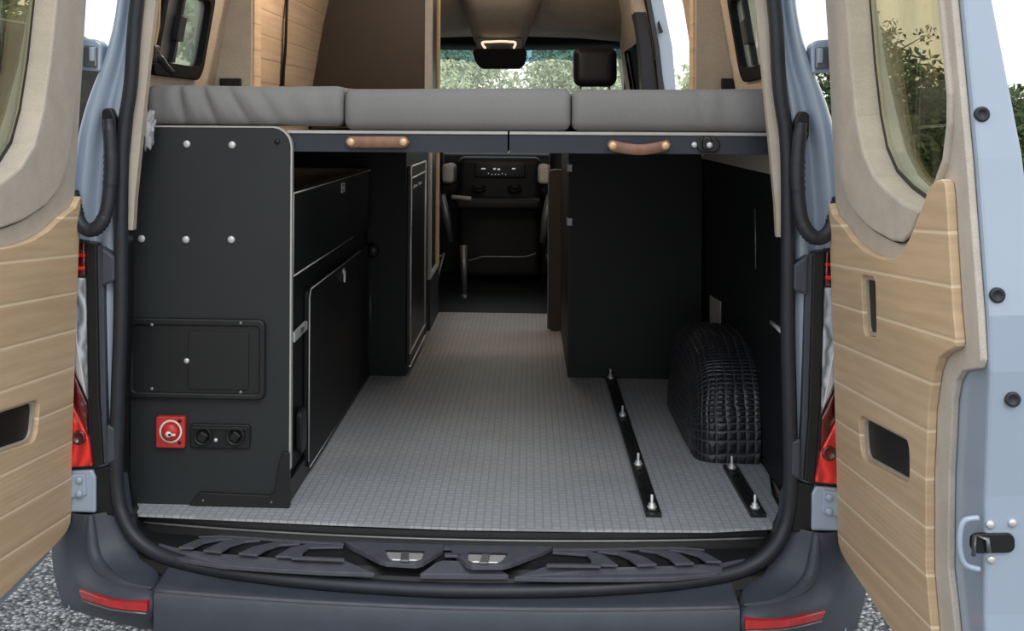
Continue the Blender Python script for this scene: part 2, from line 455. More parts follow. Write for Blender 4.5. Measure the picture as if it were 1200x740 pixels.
a, b = onlining(906, 378), onlining(918, 389)
bm = new(); tube(bm, [a + Vector((-.004, 0, 0)), b + Vector((-.004, 0, 0))], .006, 8); obj('wall_clip', bm, M_screw, wr, label='small white slanted clip')
a = onlining(817, 306); bm = new(); box(bm, a.x - .006, a.x, a.y - .02, a.y + .02, a.z - .008, a.z + .008, .002); obj('wall_tab', bm, M_edgegrey, wr)
a, b = onlining(885, 245), onlining(886, 315); bm = new(); tube(bm, [a, b], .0025, 6); obj('lining_seam', bm, M_edgegrey, wr)

# felt columns with planked inner side
def column(n, s, y1):
    x0 = XM + s*.71; bm = new()
    box(bm, min(x0, XM + s*.9), max(x0, XM + s*.9), .93, y1, 1.58, 2.62, .004)
    o = struct('trim_%d' % n, bm, M_feltwarm)
    bm = new(); xx = x0 - s*.006
    box(bm, min(xx, x0), max(xx, x0), .945, y1 - .005, 1.58, 2.6); obj('plank_cladding', bm, M_wallplank, o, label='planked pale wood face')
column(1, -1, 1.045); column(2, 1, 1.045)
bm = new(); grid(bm, [[(XM - hw(z) + .008, y, z) for z in (1.58, 1.75, 1.95, 2.1, 2.3, 2.55)] for y in (1.05, 1.8, 2.628)], False); obj('plank_cladding', bm, M_wallplank, wl, label='planked pale wood wall')
# tan strips beside the rear opening
def strip(n, s):
    rows = []; bm = new()
    for o_, i_ in (((186, -100), (201, -100)), ((170, 0), (185, 0)), ((161, 87), (175, 87)), ((152, 185), (165, 185)), ((150, 235), (160, 235)), ((149, 270), (158, 270))):
        b, a = onY(*o_, -.085), onY(i_[0] - 3, i_[1], -.085)
        if s > 0: a, b = mir(a), mir(b)
        rows.append([(a.x, -.055, a.z), (a.x, -.08, a.z), (b.x, -.085, a.z), (b.x, -.055, a.z), (a.x, -.055, a.z)])
    grid(bm, rows, False); struct('trim_%d' % n, bm, M_tan)
strip(3, -1); strip(4, 1)
bm = new(); prism(bm, [onY(181, -60, .15), onY(189, -60, .15), onY(186, 30, .15), onY(180, 60, .15), onY(178, 30, .15)], (0, .012, 0)); struct('trim_5', bm, M_lightwood)

# side windows
def side_window(n, s):
    def fm(u, v, w): return (XM + s*(hw(v) - w), u, v)
    out = rrect(WY0 - .02, WY1 + .02, WZ0 - .02, WZ1 + .02, .05); hole = rrect(WY0 + .018, WY1 - .018, WZ0 + .018, WZ1 - .018, .035)
    o = struct('window_%d' % n, plate(new(), rrect(WY0, WY1, WZ0, WZ1, .03), [], fm, -.012, -.006), M_wglass)
    obj('window_frame', plate(new(), out, [hole], fm, -.02, .014), M_matt, o, bevel=.003)
    m = .405 if s < 0 else .50
    bm = new(); plate(bm, [(m - .012, WZ0 + .02), (m + .012, WZ0 + .02), (m + .012, WZ1 - .02), (m - .012, WZ1 - .02)], [], fm, -.004, .012); obj('slider_bar', bm, M_black, o)
    if s < 0: obj('dark_pane', plate(new(), [(WY0 + .01, WZ0 + .01), (m, WZ0 + .01), (m, WZ1 - .01), (WY0 + .01, WZ1 - .01)], [], fm, -.005, -.003), M_edgegrey, o, label='dark grey sliding pane')
    bm = new(); plate(bm, [(m - .03, 1.885), (m + .03, 1.885), (m + .03, 1.955), (m - .03, 1.955)], [], fm, .0, .02); obj('slider_latch', bm, M_black, o, bevel=.003)
side_window(1, -1); side_window(2, 1)

# ------------------------------------------------------------------ the van body
van = thing('camper_van', 'pale blue-grey camper van body seen through its open rear end', 'van', (XM, 2, 0))
SEAL = [(2.62, .60), (2.2, .705), (1.95, .749), (1.75, .763), (1.58, .783), (1.2, .785), (1.05, .789), (.85, .794), (.76, .788), (.715, .772), (.68, .748), (.652, .71), (.632, .65), (.617, .52), (.607, .3), (.602, 0)]
def seal_y(x, z): return -.10 if z > .72 else -.10 - .105*max(0, 1 - (abs(x)/.80)**2)
left = [Vector((XM - h, seal_y(h, z), z)) for z, h in SEAL]; right = [mir(p) for p in left[:-1]][::-1]
path = smooth_path(left + right, 5)
def ribbon(bm, path, prof, nrm=None):
    """sweep a small closed profile: (across the opening, along Y)"""
    rings = []
    for i, p in enumerate(path):
        t = (path[min(i + 1, len(path) - 1)] - path[max(i - 1, 0)]); t.y = 0; t.normalize()
        n = Vector((-t.z, 0, t.x))                      # points away from the opening or into it
        rings.append([vert(bm, p + n*a + Vector((0, b, 0))) for a, b in prof])
    k = len(prof)
    for a, b in zip(rings, rings[1:]):
        for i in range(k):
            f = bm.faces.new((a[i], a[(i + 1) % k], b[(i + 1) % k], b[i])); f.smooth = True
    return bm
circ = [(.017*math.cos(2*PI*k/12), .018*math.sin(2*PI*k/12) - .006) for k in range(12)]
obj('opening_seal', ribbon(new(), path, circ), M_rubber, van, label='dark rubber seal around the opening')
lipp = [(.004, -.004), (-.012, -.004), (-.016, .10), (-.045, .12), (-.045, .14), (-.010, .12), (.004, .02)]
obj('opening_lip', ribbon(new(), path, lipp), M_black, van)

def pillar(s):
    rows = []
    lv = [(2.62, .60, .70), (2.2, .705, .78), (1.95, .749, .80), (1.88, .754, .812), (1.80, .758, .835), (1.75, .763, .86), (1.68, .772, .885), (1.6, .781, .905), (1.4, .785, .925), (1.2, .785, .94), (1.0, .79, .945), (.85, .794, .95), (.75, .80, .95)]
    for z, e, w in lv:
        d = w - e; r = []
        for f, y in ((0, -.06), (.10, -.088), (.20, -.098), (.34, -.10), (.40, -.082), (.52, -.075), (.58, -.088), (.62, -.105), (.80, -.112), (.95, -.105), (1.0, -.09)):
            h = e + d*f; r.append((XM + s*h, y, z))
        r.append((XM + s*(w + .015), -.04, z)); r.append((XM + s*(w + .02), .05, z)); rows.append(r)
    bm = new(); grid(bm, rows); return bm
for s in (-1, 1): obj('rear_pillar', pillar(s), M_paint, van, subsurf=1)
def skb(y, z): return (WY0 < y < WY1 and WZ0 < z < WZ1)
for s, f in ((-1, skl), (1, skr)):
    obj('body_side', shell_grid(s, [.0] + Ys[1:], [.45] + Zs, f, .09), M_paint, van, solid=.004)
bm = new(); grid(bm, [[(XM + x, y, z) for x, z in ((-.70, 2.60), (-.6, 2.70), (-.3, 2.75), (.3, 2.75), (.6, 2.70), (.70, 2.60))] for y in (-.08, 2, 4.2, 5.0)]); obj('roof_skin', bm, M_paint, van)
bm = new(); box(bm, XM - .9, XM + .9, .0, 5.4, .46, .60); obj('chassis', bm, M_black, van)
def wheel(x, y):
    o = obj('wheel', lathe(new(), [(.18, -.10), (.30, -.11), (.345, -.08), (.35, 0), (.345, .08), (.30, .11), (.18, .10)], (x, y, .35), (1, 0, 0), 32), M_tyre, van)
    obj('hub', lathe(new(), [(.19, -.08), (.19, .08), (.08, .09), (0, .09)], (x, y, .35), (1, 0, 0), 24), M_edgegrey, o)
for x in (-.83, .79):
    for y in (.95, 4.9): wheel(x, y)

# tail lights, black strips, catches, hinges: measured on the left, mirrored to the right
def side_part(name, pts, Y, d, m, parent, s, bevel=.004, label=None, dz=0, Ys_=None):
    P = [onY(p[0], p[1], Y if Ys_ is None else Ys_[i]) for i, p in enumerate(pts)]
    if s > 0: P = [mir(p) for p in P]
    bm = new(); prism(bm, P, (0, d, 0)); return obj(name, bm, m, parent, bevel=bevel, label=label)
for s in (-1, 1):
    tl = side_part('tail_light', [(70, 274), (101, 283), (103, 380), (105, 465), (110, 550), (60, 553), (60, 400)], -.118, .10, M_black, van, s, label='tail light with red and clear lenses')
    side_part('upper_red_lens', [(72, 276), (99, 285), (100, 325), (70, 325)], -.124, .02, M_darkred, tl, s)
    for y in (296, 311): side_part('red_lens_rib', [(72, y), (99, y + 2), (99, y + 6), (72, y + 5)], -.128, .01, M_redlens, tl, s, .002)
    side_part('clear_lens', [(70, 326), (100, 326), (102, 470), (92, 448), (82, 425), (72, 420)], -.126, .02, M_clear, tl, s)
    side_part('clear_lens_ring', [(81, 335), (88, 332), (90, 400), (97, 440), (101, 466), (93, 447), (84, 422), (80, 400)], -.130, .01, M_silver, tl, s, .002)
    side_part('lower_dark_lens', [(70, 421), (82, 427), (92, 451), (102, 474), (103, 512), (86, 475), (70, 452)], -.126, .02, M_darkred, tl, s)
    side_part('lower_red_lens', [(66, 453), (86, 477), (103, 514), (108, 547), (60, 550)], -.128, .02, M_redlens, tl, s)
    c = onY(93, 513, -.13); c = mir(c) if s > 0 else c
    obj('reverse_bulb_ring', lathe(new(), [(.017, 0), (.017, .006), (.011, .006), (.009, .002), (0, .002)], c, (0, -1, 0), 18), M_darkred, tl)
    ls = side_part('light_surround', [(100, 284), (113, 287), (116, 470), (121, 545), (109, 549), (104, 465)], -.122, .06, M_black, van, s, .003)
    side_part('light_surround_edge', [(113, 287), (121, 292), (124, 470), (126, 543), (121, 546), (117, 470)], -.115, .06, M_plastic, van, s, .003)
    side_part('door_catch', [(118, 289), (134, 301), (134, 330), (118, 336)], -.125, .05, M_plastic, van, s, .006)
    side_part('door_catch', [(124, 498), (135, 502), (135, 541), (124, 546)], -.125, .05, M_plastic, van, s, .006)
    side_part('cover_strip', [(110, 550), (128, 547), (134, 562), (134, 605), (112, 604)], -.112, .05, M_black, van, s, .004)
    side_part('lower_pillar', [(134, 560), (142, 560), (150, 625), (134, 610)], -.105, .05, M_plastic, van, s, .004)
    h = side_part('hinge', [(60, 553), (108, 551), (112, 560), (112, 602), (60, 600)], -.118, .06, M_paint, van, s, .005, 'painted hinge plate with two bolts')
    side_part('hinge_leaf', [(74, 557), (99, 556), (101, 580), (97, 583), (84, 584), (80, 588), (74, 592)], -.126, .012, M_paint, h, s, .003)
    for y in (563, 579):
        c = onY(93, y, -.126); c = mir(c) if s > 0 else c
        bolt('bolt', c, (0, -1, 0), .009, .008, M_paint, h)
    h = side_part('hinge', [(88, 44), (113, 46), (119, 52), (117, 84), (96, 82), (88, 76)], -.112, .05, M_paint, van, s, .005, 'painted upper hinge bracket')
    side_part('hinge_leaf', [(98, 53), (113, 54), (113, 79), (97, 78)], -.122, .012, M_edgegrey, h, s, .004)
    side_part('hinge_pin', [(104, 55), (110, 55), (110, 72), (104, 72)], -.130, .012, M_paint, h, s, .003)
    hp = [onY(*p) for p in ((127, 140, -.135), (129, 165, -.140), (130, 195, -.145), (128, 225, -.15), (124, 250, -.155), (115, 266, -.16), (104, 270, -.16), (94, 262, -.155), (88, 245, -.145), (84, 225, -.135))]
    if s > 0: hp = [mir(p) for p in hp]
    sp = smooth_path(hp, 8); rs = [.0185 if (12 < i < 22 or 34 < i < 44 or i > 60) and i % 2 else .0162 if i > 3 else .013 for i in range(len(sp))]
    ho = obj('wiring_hose', tube(new(), sp, rs, 12), M_rubber, van, label='black ribbed wiring hose')
    side_part('hose_plug', rpoly([(119, 128), (130, 126), (136, 140), (136, 162), (128, 168), (119, 158)], 6), -.120, .03, M_black, ho, s, .004)

# bumper
COR = [
 [(62, 596, .06), (70, 598, -.10), (86, 602, -.122), (101, 604, -.142), (110, 603, -.122), (142, 597, -.10)],
 [(60, 640, .06), (69, 640, -.10), (90, 642, -.118), (105, 642, -.150), (116, 640, -.125), (157, 630, -.10)],
 [(62, 670, .06), (76, 670, -.11), (94, 668, -.125), (116, 666, -.165), (140, 664, -.150), (184, 662, -.13)],
 [(66, 686, .06), (82, 688, -.12), (100, 687, -.19), (125, 688, -.240), (150, 690, -.254), (182, 690, -.255)],
 [(67, 692, .06), (85, 695, -.13), (103, 697, -.20), (128, 703, -.25), (152, 707, -.275), (181, 708, -.286)],
 [(72, 705, .06), (90, 710, -.13), (106, 717, -.20), (130, 725, -.24), (152, 730, -.26), (177, 735, -.27)],
 [(72, 712, .10), (90, 717, .0), (106, 722, -.10), (130, 729, -.14), (152, 734, -.16), (177, 739, -.17)]]
for s in (-1, 1):
    rows = [[onY(*p) for p in r] + [onY(r[-1][0] + 6, r[-1][1] + 1, r[-1][2] + .05)] for r in COR]
    if s > 0: rows = [[mir(p) for p in r] for r in rows]
    bm = new(); grid(bm, rows); bc = obj('bumper_corner', bm, M_plastic, van, subsurf=2, label='flared dark bumper corner')
    rp_ = [onY(*p) for p in ((106, 604, -.128), (107, 625, -.136), (109, 645, -.143), (115, 661, -.157), (128, 675, -.188), (148, 685, -.222), (178, 690, -.243))]
    if s > 0: rp_ = [mir(p) for p in rp_]
    q_ = smooth_path(rp_, 6); obj('bumper_ridge', tube(new(), q_, [.003 + .013*math.sin(PI*min(1, .12 + .88*i/(len(q_) - 1))) for i in range(len(q_))], 14), M_plastic, bc)
    P = [onY(*p) for p in ((93, 691, -.168), (110, 697, -.222), (132, 703, -.256), (152, 705, -.272), (173, 706, -.284), (173, 717, -.286), (152, 715, -.274), (130, 712, -.257), (110, 706, -.222), (97, 701, -.18))]
    if s > 0: P = [mir(p) for p in P]
    bm = new(); a = [vert(bm, p + Vector((0, -.006, 0))) for p in P]; b = [vert(bm, p + Vector((0, .03, 0))) for p in P]
    n = len(P)
    for i in range(4): bm.faces.new((a[i], a[i + 1], a[n - 2 - i], a[n - 1 - i]))
    for i in range(n): bm.faces.new((a[i], b[i], b[(i + 1) % n], a[(i + 1) % n]))
    obj('reflector', bm, M_reflector, bc, bevel=.002, label='long red reflector')
    bm = new(); e = [P[i] + Vector((0, -.008, -.002)) for i in (5, 6, 7, 8, 9)]; tube(bm, e, .0022, 6); obj('reflector_edge', bm, M_edgegrey, bc)
# centre bumper: profile swept across, bowed
def seal_at(x):
    h = abs(x - XM)
    for (z0, a), (z1, b) in zip(SEAL, SEAL[1:]):
        if b <= h <= a and z0 < .73: z = z0 + (z1 - z0)*(a - h)/(a - b + 1e-9); return seal_y(h, z), z
    return seal_y(h, .602), .602
rows = []
x0, x1 = onY(178, 710, -.28).x, mir(onY(178, 710, -.28)).x
for k in range(41):
    x = x0 + (x1 - x0)*k/40; g = abs(x - XM)/.7; bow = .028*g**2; lift = .012*g**2
    sy, sz = seal_at(x); q = []
    q.append((x, sy + .02, sz - .004)); q.append((x, sy - .008, sz - .016))
    ey, ez = -.284 + bow, .592 + lift
    for t in (.3, .7, .93): q.append((x, sy - .008 + (ey - sy + .008)*t, sz - .016 + (ez + .004 - sz + .016)*t**.8))
    q.append((x, ey, ez))
    for y, z in ((-.290, .582), (-.292, .55), (-.29, .50), (-.275, .455), (-.2, .44)): q.append((x, y + bow, z + lift))
    rows.append(q)
bm = new(); grid(bm, rows); rb_ = obj('rear_bumper', bm, M_plastic, van, label='dark plastic bumper step')
bm = new(); tube(bm, [Vector(q[5]) + Vector((0, .002, -.001)) for q in rows], .0055, 8); obj('bumper_highlight', bm, M_stripe, rb_)  # lighter bead paints in the highlight along the bumper edge

# step sill
def bowy(x): return .075*(min(abs(x - XM), .8)/.8)**2
sp_ = [(-.02, .690), (-.079, .692), (-.081, .677), (-.093, .676), (-.097, .657), (-.150, .653), (-.178, .640), (-.195, .625), (-.205, .60), (-.15, .56)]
rows = []
for k in range(33):
    x = XM - .76 + 1.52*k/32
    rows.append([(x, y + bowy(x)*(1 if y < -.03 else .2), z) for y, z in sp_])
bm = new(); grid(bm, rows, False); sill = obj('step_sill', bm, M_black, van, label='black loading sill below the floor edge')
bm = new(); tube(bm, [(XM - .75 + 1.5*k/24, -.0945 + bowy(XM - .75 + 1.5*k/24), .6775) for k in range(25)], .003, 8); obj('sill_highlight', bm, M_edgegrey, sill)  # grey bead stands in for a highlight line on the sill lip
bm = new(); box(bm, XM - .012, XM + .012, -.07, -.06, .68, .69); bm.free()
def slab(name, pts, z, m, th=.006, z2=None, flip=False, label=None):
    P = []
    for i, p in enumerate(pts):
        zz = z if z2 is None else z2[i]; P.append(onZ(p[0], p[1], zz))
    if flip: P = [mir(p) for p in P]
    return obj(name, prism(new(), P, (0, 0, -th)), m, sill, bevel=.0015, label=label)
Z1 = .662; Z2 = .650
def zz(px, py): return (px/2.927 + 150, py/2.925 + 600)
def curve_band(pts): return pts
for fl in (False, True):
    S = [[(172, 121), (222, 123), (262, 104), (315, 94), (362, 92), (330, 82), (285, 85), (235, 95)],
         [(258, 131), (318, 137), (352, 116), (400, 101), (455, 97), (425, 90), (372, 92), (318, 103)],
         [(378, 141), (442, 147), (478, 127), (520, 113), (592, 109), (560, 101), (500, 104), (430, 118)],
         [(505, 151), (596, 155), (600, 138), (622, 122), (738, 120), (736, 110), (620, 109), (560, 121)]]
    for q in S: slab('sill_stripe', [zz(*p) for p in q], Z1, M_stripe, flip=fl)
    q = [(240, 84), (330, 78), (420, 80), (740, 100), (740, 112), (560, 101), (430, 90), (330, 84)]
    slab('sill_upper_band', [zz(*p) for p in q], Z1 + .001, M_stripe, flip=fl)
    q = [(68, 97), (180, 127), (300, 142), (505, 158), (742, 166), (846, 211), (700, 207), (500, 196), (320, 183), (180, 160), (66, 118)]
    slab('sill_lower_band', [zz(*p) for p in q], .65, M_stripe, .01, [.652, .652, .652, .652, .652, .640, .640, .640, .640, .642, .644], fl)
    q = [(560, 150), (742, 158), (742, 165), (560, 158)]
    slab('sill_lip', [zz(*p) for p in q], Z1, M_stripe, flip=fl)
    q = [(742, 100), (1082, 112), (1080, 130), (1012, 172), (990, 178), (885, 172), (862, 165), (770, 119)]
    pl = slab('latch_plate', [zz(*p) for p in q], Z1 + .004, M_stripe, .012, flip=fl)
    for nm, q, zt, m in (('striker_recess', [(882, 130), (1018, 134), (1016, 141), (884, 137)], Z1 + .006, M_black), ('latch_striker', [(886, 138), (1014, 142), (1008, 158), (990, 165), (905, 163), (892, 153)], Z1 + .007, M_silver), ('striker_hoop', [(938, 136), (964, 137), (964, 166), (934, 165)], Z1 + .012, M_edgegrey)):
        P = [onZ(*zz(*p), zt) for p in q]
        if fl: P = [mir(p) for p in P]
        obj(nm, prism(new(), P, (0, 0, -.006)), m, sill, bevel=.002, label='silver latch striker' if nm == 'latch_striker' else None)
slab('sill_centre_block', [(492, 673), (512, 659), (519, 657), (566, 658), (574, 660), (596, 674)], .65, M_stripe, .012, [.640, .655, .657, .657, .655, .640])
slab('sill_centre_lip', [(521, 648), (557, 649), (557, 652), (521, 651)], Z1 + .004, M_stripe)
slab('sill_upper_band', [(519, 637), (560, 638), (560, 644), (519, 643)], Z1 + .002, M_stripe)

# sliding-door pillar seen across the bed, on the right of the aisle
def lean(name, pts, Y, d, m, label=None):
    bm = new(); prism(bm, [onY(p[0], p[1], Y) for p in pts], (0, d, 0)); return obj(name, bm, m, van, bevel=.003, label=label)
lean('side_door_pillar', [(754, -40), (770, -40), (777, 0), (788, 55), (794, 130), (778, 130), (772, 55), (762, 0)], 3.02, .12, M_paint, 'painted frame of the side doorway')
lean('side_door_seal', [(746, -40), (755, -40), (763, 0), (773, 55), (781, 130), (774, 130), (767, 55), (757, 0)], 3.0, .12, M_rubber)
lean('seat_belt_pillar', [(744, 14), (758, 14), (776, 130), (754, 130), (750, 60)], 3.03, .14, M_grey_seat, 'dark padded pillar trim')
lean('pillar_top_trim', [(738, -30), (755, -30), (759, 15), (743, 15)], 3.04, .14, M_tan)
bm = new(); prism(bm, [onY(772, 24, 3.0), onY(777, 38, 3.0), onY(773, 40, 3.0), onY(770, 28, 3.0)], (0, -.01, 0)); obj('side_latch', bm, M_black, van)

# ------------------------------------------------------------------ rear doors
AX = math.radians(2.5)
def dframe(s):
    a = Vector((-s*math.sin(AX), 0, math.cos(AX))); H = Vector((XM + s*.912, -.12, .76))
    d = ray(600 if s > 0 else 647, 236); d = -d/d.y
    u = (d - a*d.dot(a)).normalized(); n = u.cross(a)
    m = Matrix((u, a, n)).transposed().to_4x4(); m.translation = H; return m
WU = [(.60, .76), (1.109 + .64, .79)]
TRIM = [(.02, 1.74), (.015, 1.2), (.030, .72), (.024, .4), (.012, .0), (-.004, -.05), (.02, -.078), (.06, -.09), (.40, -.112), (.66, -.13), (.69, -.12), (.700, -.05), (.699, .03), (.690, .081), (.677, .13), (.70, .303), (.714, .358), (.731, .435), (.751, .472), (.78, .495), (.852, .514), (.864, .53), (.861, .6), (.837, .85), (.816, 1.0), (.80, 1.109), (.725, 1.74)]
SHELL = [(.0, 1.80), (-.005, 1.2), (.012, .72), (.008, .4), (-.004, .0), (-.02, -.06), (.0, -.10), (.06, -.12), (.40, -.15), (.80, -.17), (.803, .1), (.825, .30), (.848, .42), (.866, .51), (.871, .6), (.85, .85), (.815, 1.109), (.745, 1.80)]
OPEN = [(.20, 1.62), (.205, 1.4), (.210, 1.168), (.228, 1.03), (.255, .92), (.29, .85), (.35, .805), (.44, .777), (.54, .758), (.632, .752), (.67, .772), (.752, .848), (.777, .905), (.783, .952), (.770, 1.033), (.757, 1.113), (.70, 1.6), (.66, 1.66), (.25, 1.66)]
SEAM = [(.05, 1.70), (.042, 1.4), (.045, 1.185), (.062, 1.04), (.084, .86), (.110, .79), (.150, .745), (.21, .716), (.27, .702), (.33, .690), (.46, .680), (.52, .683), (.565, .70), (.605, .728), (.655, .752), (.69, .770), (.765, .840), (.792, .905), (.799, .955), (.787, 1.04), (.774, 1.115), (.71, 1.70)]
WOOD = [(.034, .725), (.042, .722), (.066, .700), (.115, .689), (.16, .676), (.21, .660), (.29, .646), (.36, .642), (.43, .643), (.49, .650), (.53, .660), (.57, .682), (.61, .712), (.66, .755), (.705, .795), (.735, .808), (.765, .813), (.783, .808), (.788, .79), (.798, .6), (.806, .555), (.803, .54), (.79, .534), (.76, .524), (.72, .505), (.695, .478), (.680, .45), (.657, .40), (.645, .34), (.631, .283), (.611, .106), (.622, .033), (.634, -.03), (.63, -.09), (.60, -.112), (.40, -.098), (.06, -.077), (.025, -.07), (.003, -.055), (.0, -.03), (.012, .1), (.026, .4)]
P1 = rpoly([(.272, .592), (.372, .599), (.365, .478), (.278, .465)], .02)
P2 = rpoly([(.213, .288), (.545, .320), (.537, .234), (.222, .197)], .03)
def thick(v):
    for (a, x), (b, y) in zip([(-.3, .10), (.6, .098), (.9, .082), (1.11, .06), (1.8, .05)], [(.6, .098), (.9, .082), (1.11, .06), (1.8, .05), (9, .05)]):
        if v <= b: return x + (y - x)*(v - a)/(b - a)
for s, lab in ((-1, 'open rear door hinged beside the black cabinet, its plank lining cropped at the frame edge'), (1, 'open rear door hinged on the wheel arch side, showing both pocket cut-outs and its latch edge')):
    M = dframe(s)
    d = thing('rear_door', lab, 'van door', None, 'open rear doors', M)
    def fm(u, v, w): return (u, v, w*s)
    def fsh(u, v, w): return (u, v, s*(-.013 if w > -.05 else -thick(v)))
    ho = [(p[0], p[1]) for p in OPEN]; hb_ = [(.49 + (u - .49)*1.035, 1.2 + (v - 1.2)*1.02) for u, v in OPEN]
    sh = obj('door_shell', plate(new(), SHELL, [hb_], fsh, -.013, -.09), M_paint, d, True, bevel=.006, label='blue-grey painted door shell')
    sk = [(u + .012*(1 if u > .5 else 0), v) for u, v in SHELL]
    obj('felt_trim', plate(new(), TRIM, [hb_], fm, -.0125, .0), M_felt, d, True, bevel=.003, label='beige felt lining')
    obj('window_surround', plate(new(), smooth2(SEAM) if False else SEAM, [ho], fm, -.05, .010), M_felt, d, True, bevel=.006, label='raised beige felt window surround')
    bm = new(); sm_ = smooth_path([Vector((u, v, .003*s)) for u, v in SEAM[1:13]], 4); tube(bm, sm_, .0022, 6)
    obj('felt_seam', bm, M_black, d, True)
    g = [(.19, 1.64), (.195, 1.2), (.215, 1.03), (.243, .91), (.28, .835), (.345, .79), (.44, .762), (.54, .742), (.64, .735), (.69, .76), (.772, .842), (.797, .90), (.803, .952), (.79, 1.04), (.777, 1.12), (.72, 1.62), (.66, 1.68), (.25, 1.68)]
    obj('window_glass', plate(new(), g, [], fm, -.046, -.042), M_tint, d, True, label='dark tinted window glass')
    inn = [(.212, 1.6), (.217, 1.165), (.235, 1.035), (.262, .925), (.297, .857), (.356, .813), (.445, .786), (.542, .767), (.628, .762), (.665, .780), (.743, .852), (.768, .907), (.774, .952), (.761, 1.031), (.748, 1.11), (.692, 1.59), (.655, 1.645), (.255, 1.645)]
    obj('glass_border', plate(new(), OPEN, [inn], fm, -.0418, -.040), M_black, d, True)
    obj('wood_panel', plate(new(), WOOD, [P1, P2] if s > 0 else [P2], fm, .0005, .017), M_planks, d, True, bevel=.004, label='pale wood plank panel')
    for P in ((P1, P2) if s > 0 else (P2,)):
        cx = sum(p[0] for p in P)/len(P); cy = sum(p[1] for p in P)/len(P)
        big = [(cx + (p[0] - cx)*.93, cy + (p[1] - cy)*.9) for p in P]
        obj('pocket', plate(new(), big, [], fm, .0, .0025), M_black, d, True, label='black pocket opening in the wood')
        rim = [(cx + (p[0] - cx)*.985, cy + (p[1] - cy)*.975) for p in P]
        inn2 = [(cx + (p[0] - cx)*.9, cy + (p[1] - cy)*.86) for p in P]
        obj('pocket_rim', plate(new(), rim, [inn2], fm, .0, .008), M_tan, d, True)
    # edge fittings: on the free edge face
    def edge(px, py):
        r = ray(px, py); inv = M.inverted(); o0 = inv @ CAM; rd = inv.to_3x3() @ r
        uu = .85
        for _ in range(3):
            t = (uu - o0.x)/rd.x; p = o0 + rd*t; v = p.y
            best = .80
            for (a, b) in zip(SHELL[9:], SHELL[10:]):
                if a[1] <= v <= b[1]: best = a[0] + (b[0] - a[0])*(v - a[1])/(b[1] - a[1])
            uu = best
        return Vector((uu, p.y, p.z))
    E = [edge(1150, 134), edge(1168, 346), edge(1186, 468)] if s > 0 else []
    if s > 0: EDG = [(p.x, p.y, abs(p.z)) for p in E] + [(q.x, q.y, abs(q.z)) for q in (edge(1163, 636), edge(1160, 615), edge(1186, 613), edge(1161, 656), edge(1136, 638))]
    DOORS = globals().setdefault('DOORS', {}); DOORS[s] = d
for s in (-1, 1):
    d = DOORS[s]
    for (u, v, w) in EDG[:3]:
        b = obj('rubber_buffer', lathe(new(), [(.012, -.002), (.0125, .004), (.010, .007), (.006, .004), (.005, .003), (0, .003)], (u, v, -w*s), (1, 0, 0), 20), M_rubber, d, True)
    u, v, w = EDG[3]
    bm = new(); prism(bm, [Vector((u - .004, v + q[1], -s*(w + q[0]))) for q in rrect(-.036, .034, -.016, .016, .012)], (.010, 0, 0))
    la = obj('door_latch', bm, M_black, d, True, bevel=.002, label='black latch in the door edge')
    bm = new(); tube(bm, [(u + .008, v - .018, -s*(w - .034)), (u + .012, v + .016, -s*(w - .032)), (u + .012, v + .010, -s*(w - .012)), (u + .010, v - .012, -s*(w - .010))], .004, 8); obj('latch_claw', bm, M_edgegrey, la, True)
    rc = smooth_path([(u - .001, v + q[1], -s*(w + q[0])) for q in ((-.020, .040), (-.045, .034), (-.052, .0), (-.046, -.034), (-.022, -.044))], 5)
    obj('latch_recess', tube(new(), rc, .005, 8), M_paint, d, True)
    for (uu, vv, ww) in EDG[4:7]: obj('latch_screw', lathe(new(), [(.007, -.002), (.007, .003), (.004, .005), (0, .005)], (uu, vv, -ww*s), (1, 0, 0), 12), M_silver, d, True)

# ------------------------------------------------------------------ near cabinet
CXF = -.425; CY0 = .045; CT = 1.648; CL = -.83
cab = thing('storage_cabinet', 'tall matt black storage cabinet with red switch and sockets under the bed', 'cabinet', (-.62, .8, FZ))
bm = new(); out = [(CL, FZ), (CXF, FZ)]
R = .05
for k in range(9):
    a = k*PI/2/8; out.append((CXF - R + R*math.cos(a), CT - R + R*math.sin(a)))
out += [(CL, CT)]
plate(bm, out, [], lambda u, v, w: (u, w, v), CY0, CY0 + .018); obj('end_panel', bm, M_panel2, cab, bevel=.001, label='charcoal end panel')
e = [Vector((CXF + .0005, CY0 + .009, FZ + .095)), Vector((CXF + .0005, CY0 + .009, CT - R))] + [Vector((CXF - R + R*math.cos(k*PI/16), CY0 + .009, CT - R + R*math.sin(k*PI/16))) for k in range(1, 9)] + [Vector((CL + .05, CY0 + .009, CT))]
rows = []
for i, p in enumerate(e):
    n = Vector((1, 0, 0)) if i < 2 else (Vector((math.cos((i - 1)*PI/16), 0, math.sin((i - 1)*PI/16))) if i < 10 else Vector((0, 0, 1)))
    rows.append([p + n*a + Vector((0, b, 0)) for a, b in ((-.002, -.0105), (.0018, -.0105), (.0018, .0095), (-.002, .0095), (-.002, -.0105))])
bm = new(); grid(bm, rows, False); obj('panel_edge', bm, M_edge, cab, label='pale sheet edge')
SX = CXF - .012                                                    # aisle face sits a little behind the end panel edge
bm = new(); box(bm, CL, SX - .004, CY0 + .018, 1.615, FZ + .0, 1.487, .001); obj('carcass', bm, M_inner, cab)
bm = new(); box(bm, CL, CL + .01, CY0 + .018, 1.615, 1.487, 1.585); obj('back_board', bm, M_inner, cab)
def aisle(name, pts, t, m, parent=None, bevel=.001, label=None, X=SX):
    bm = new(); prism(bm, [(X + t, p[0], p[1]) for p in pts], (-t - .002, 0, 0)); return obj(name, bm, m, parent or cab, bevel=bevel, label=label)
def yz(px, py, X=SX):
    p = onX(px, py, X); return (p.y, p.z)
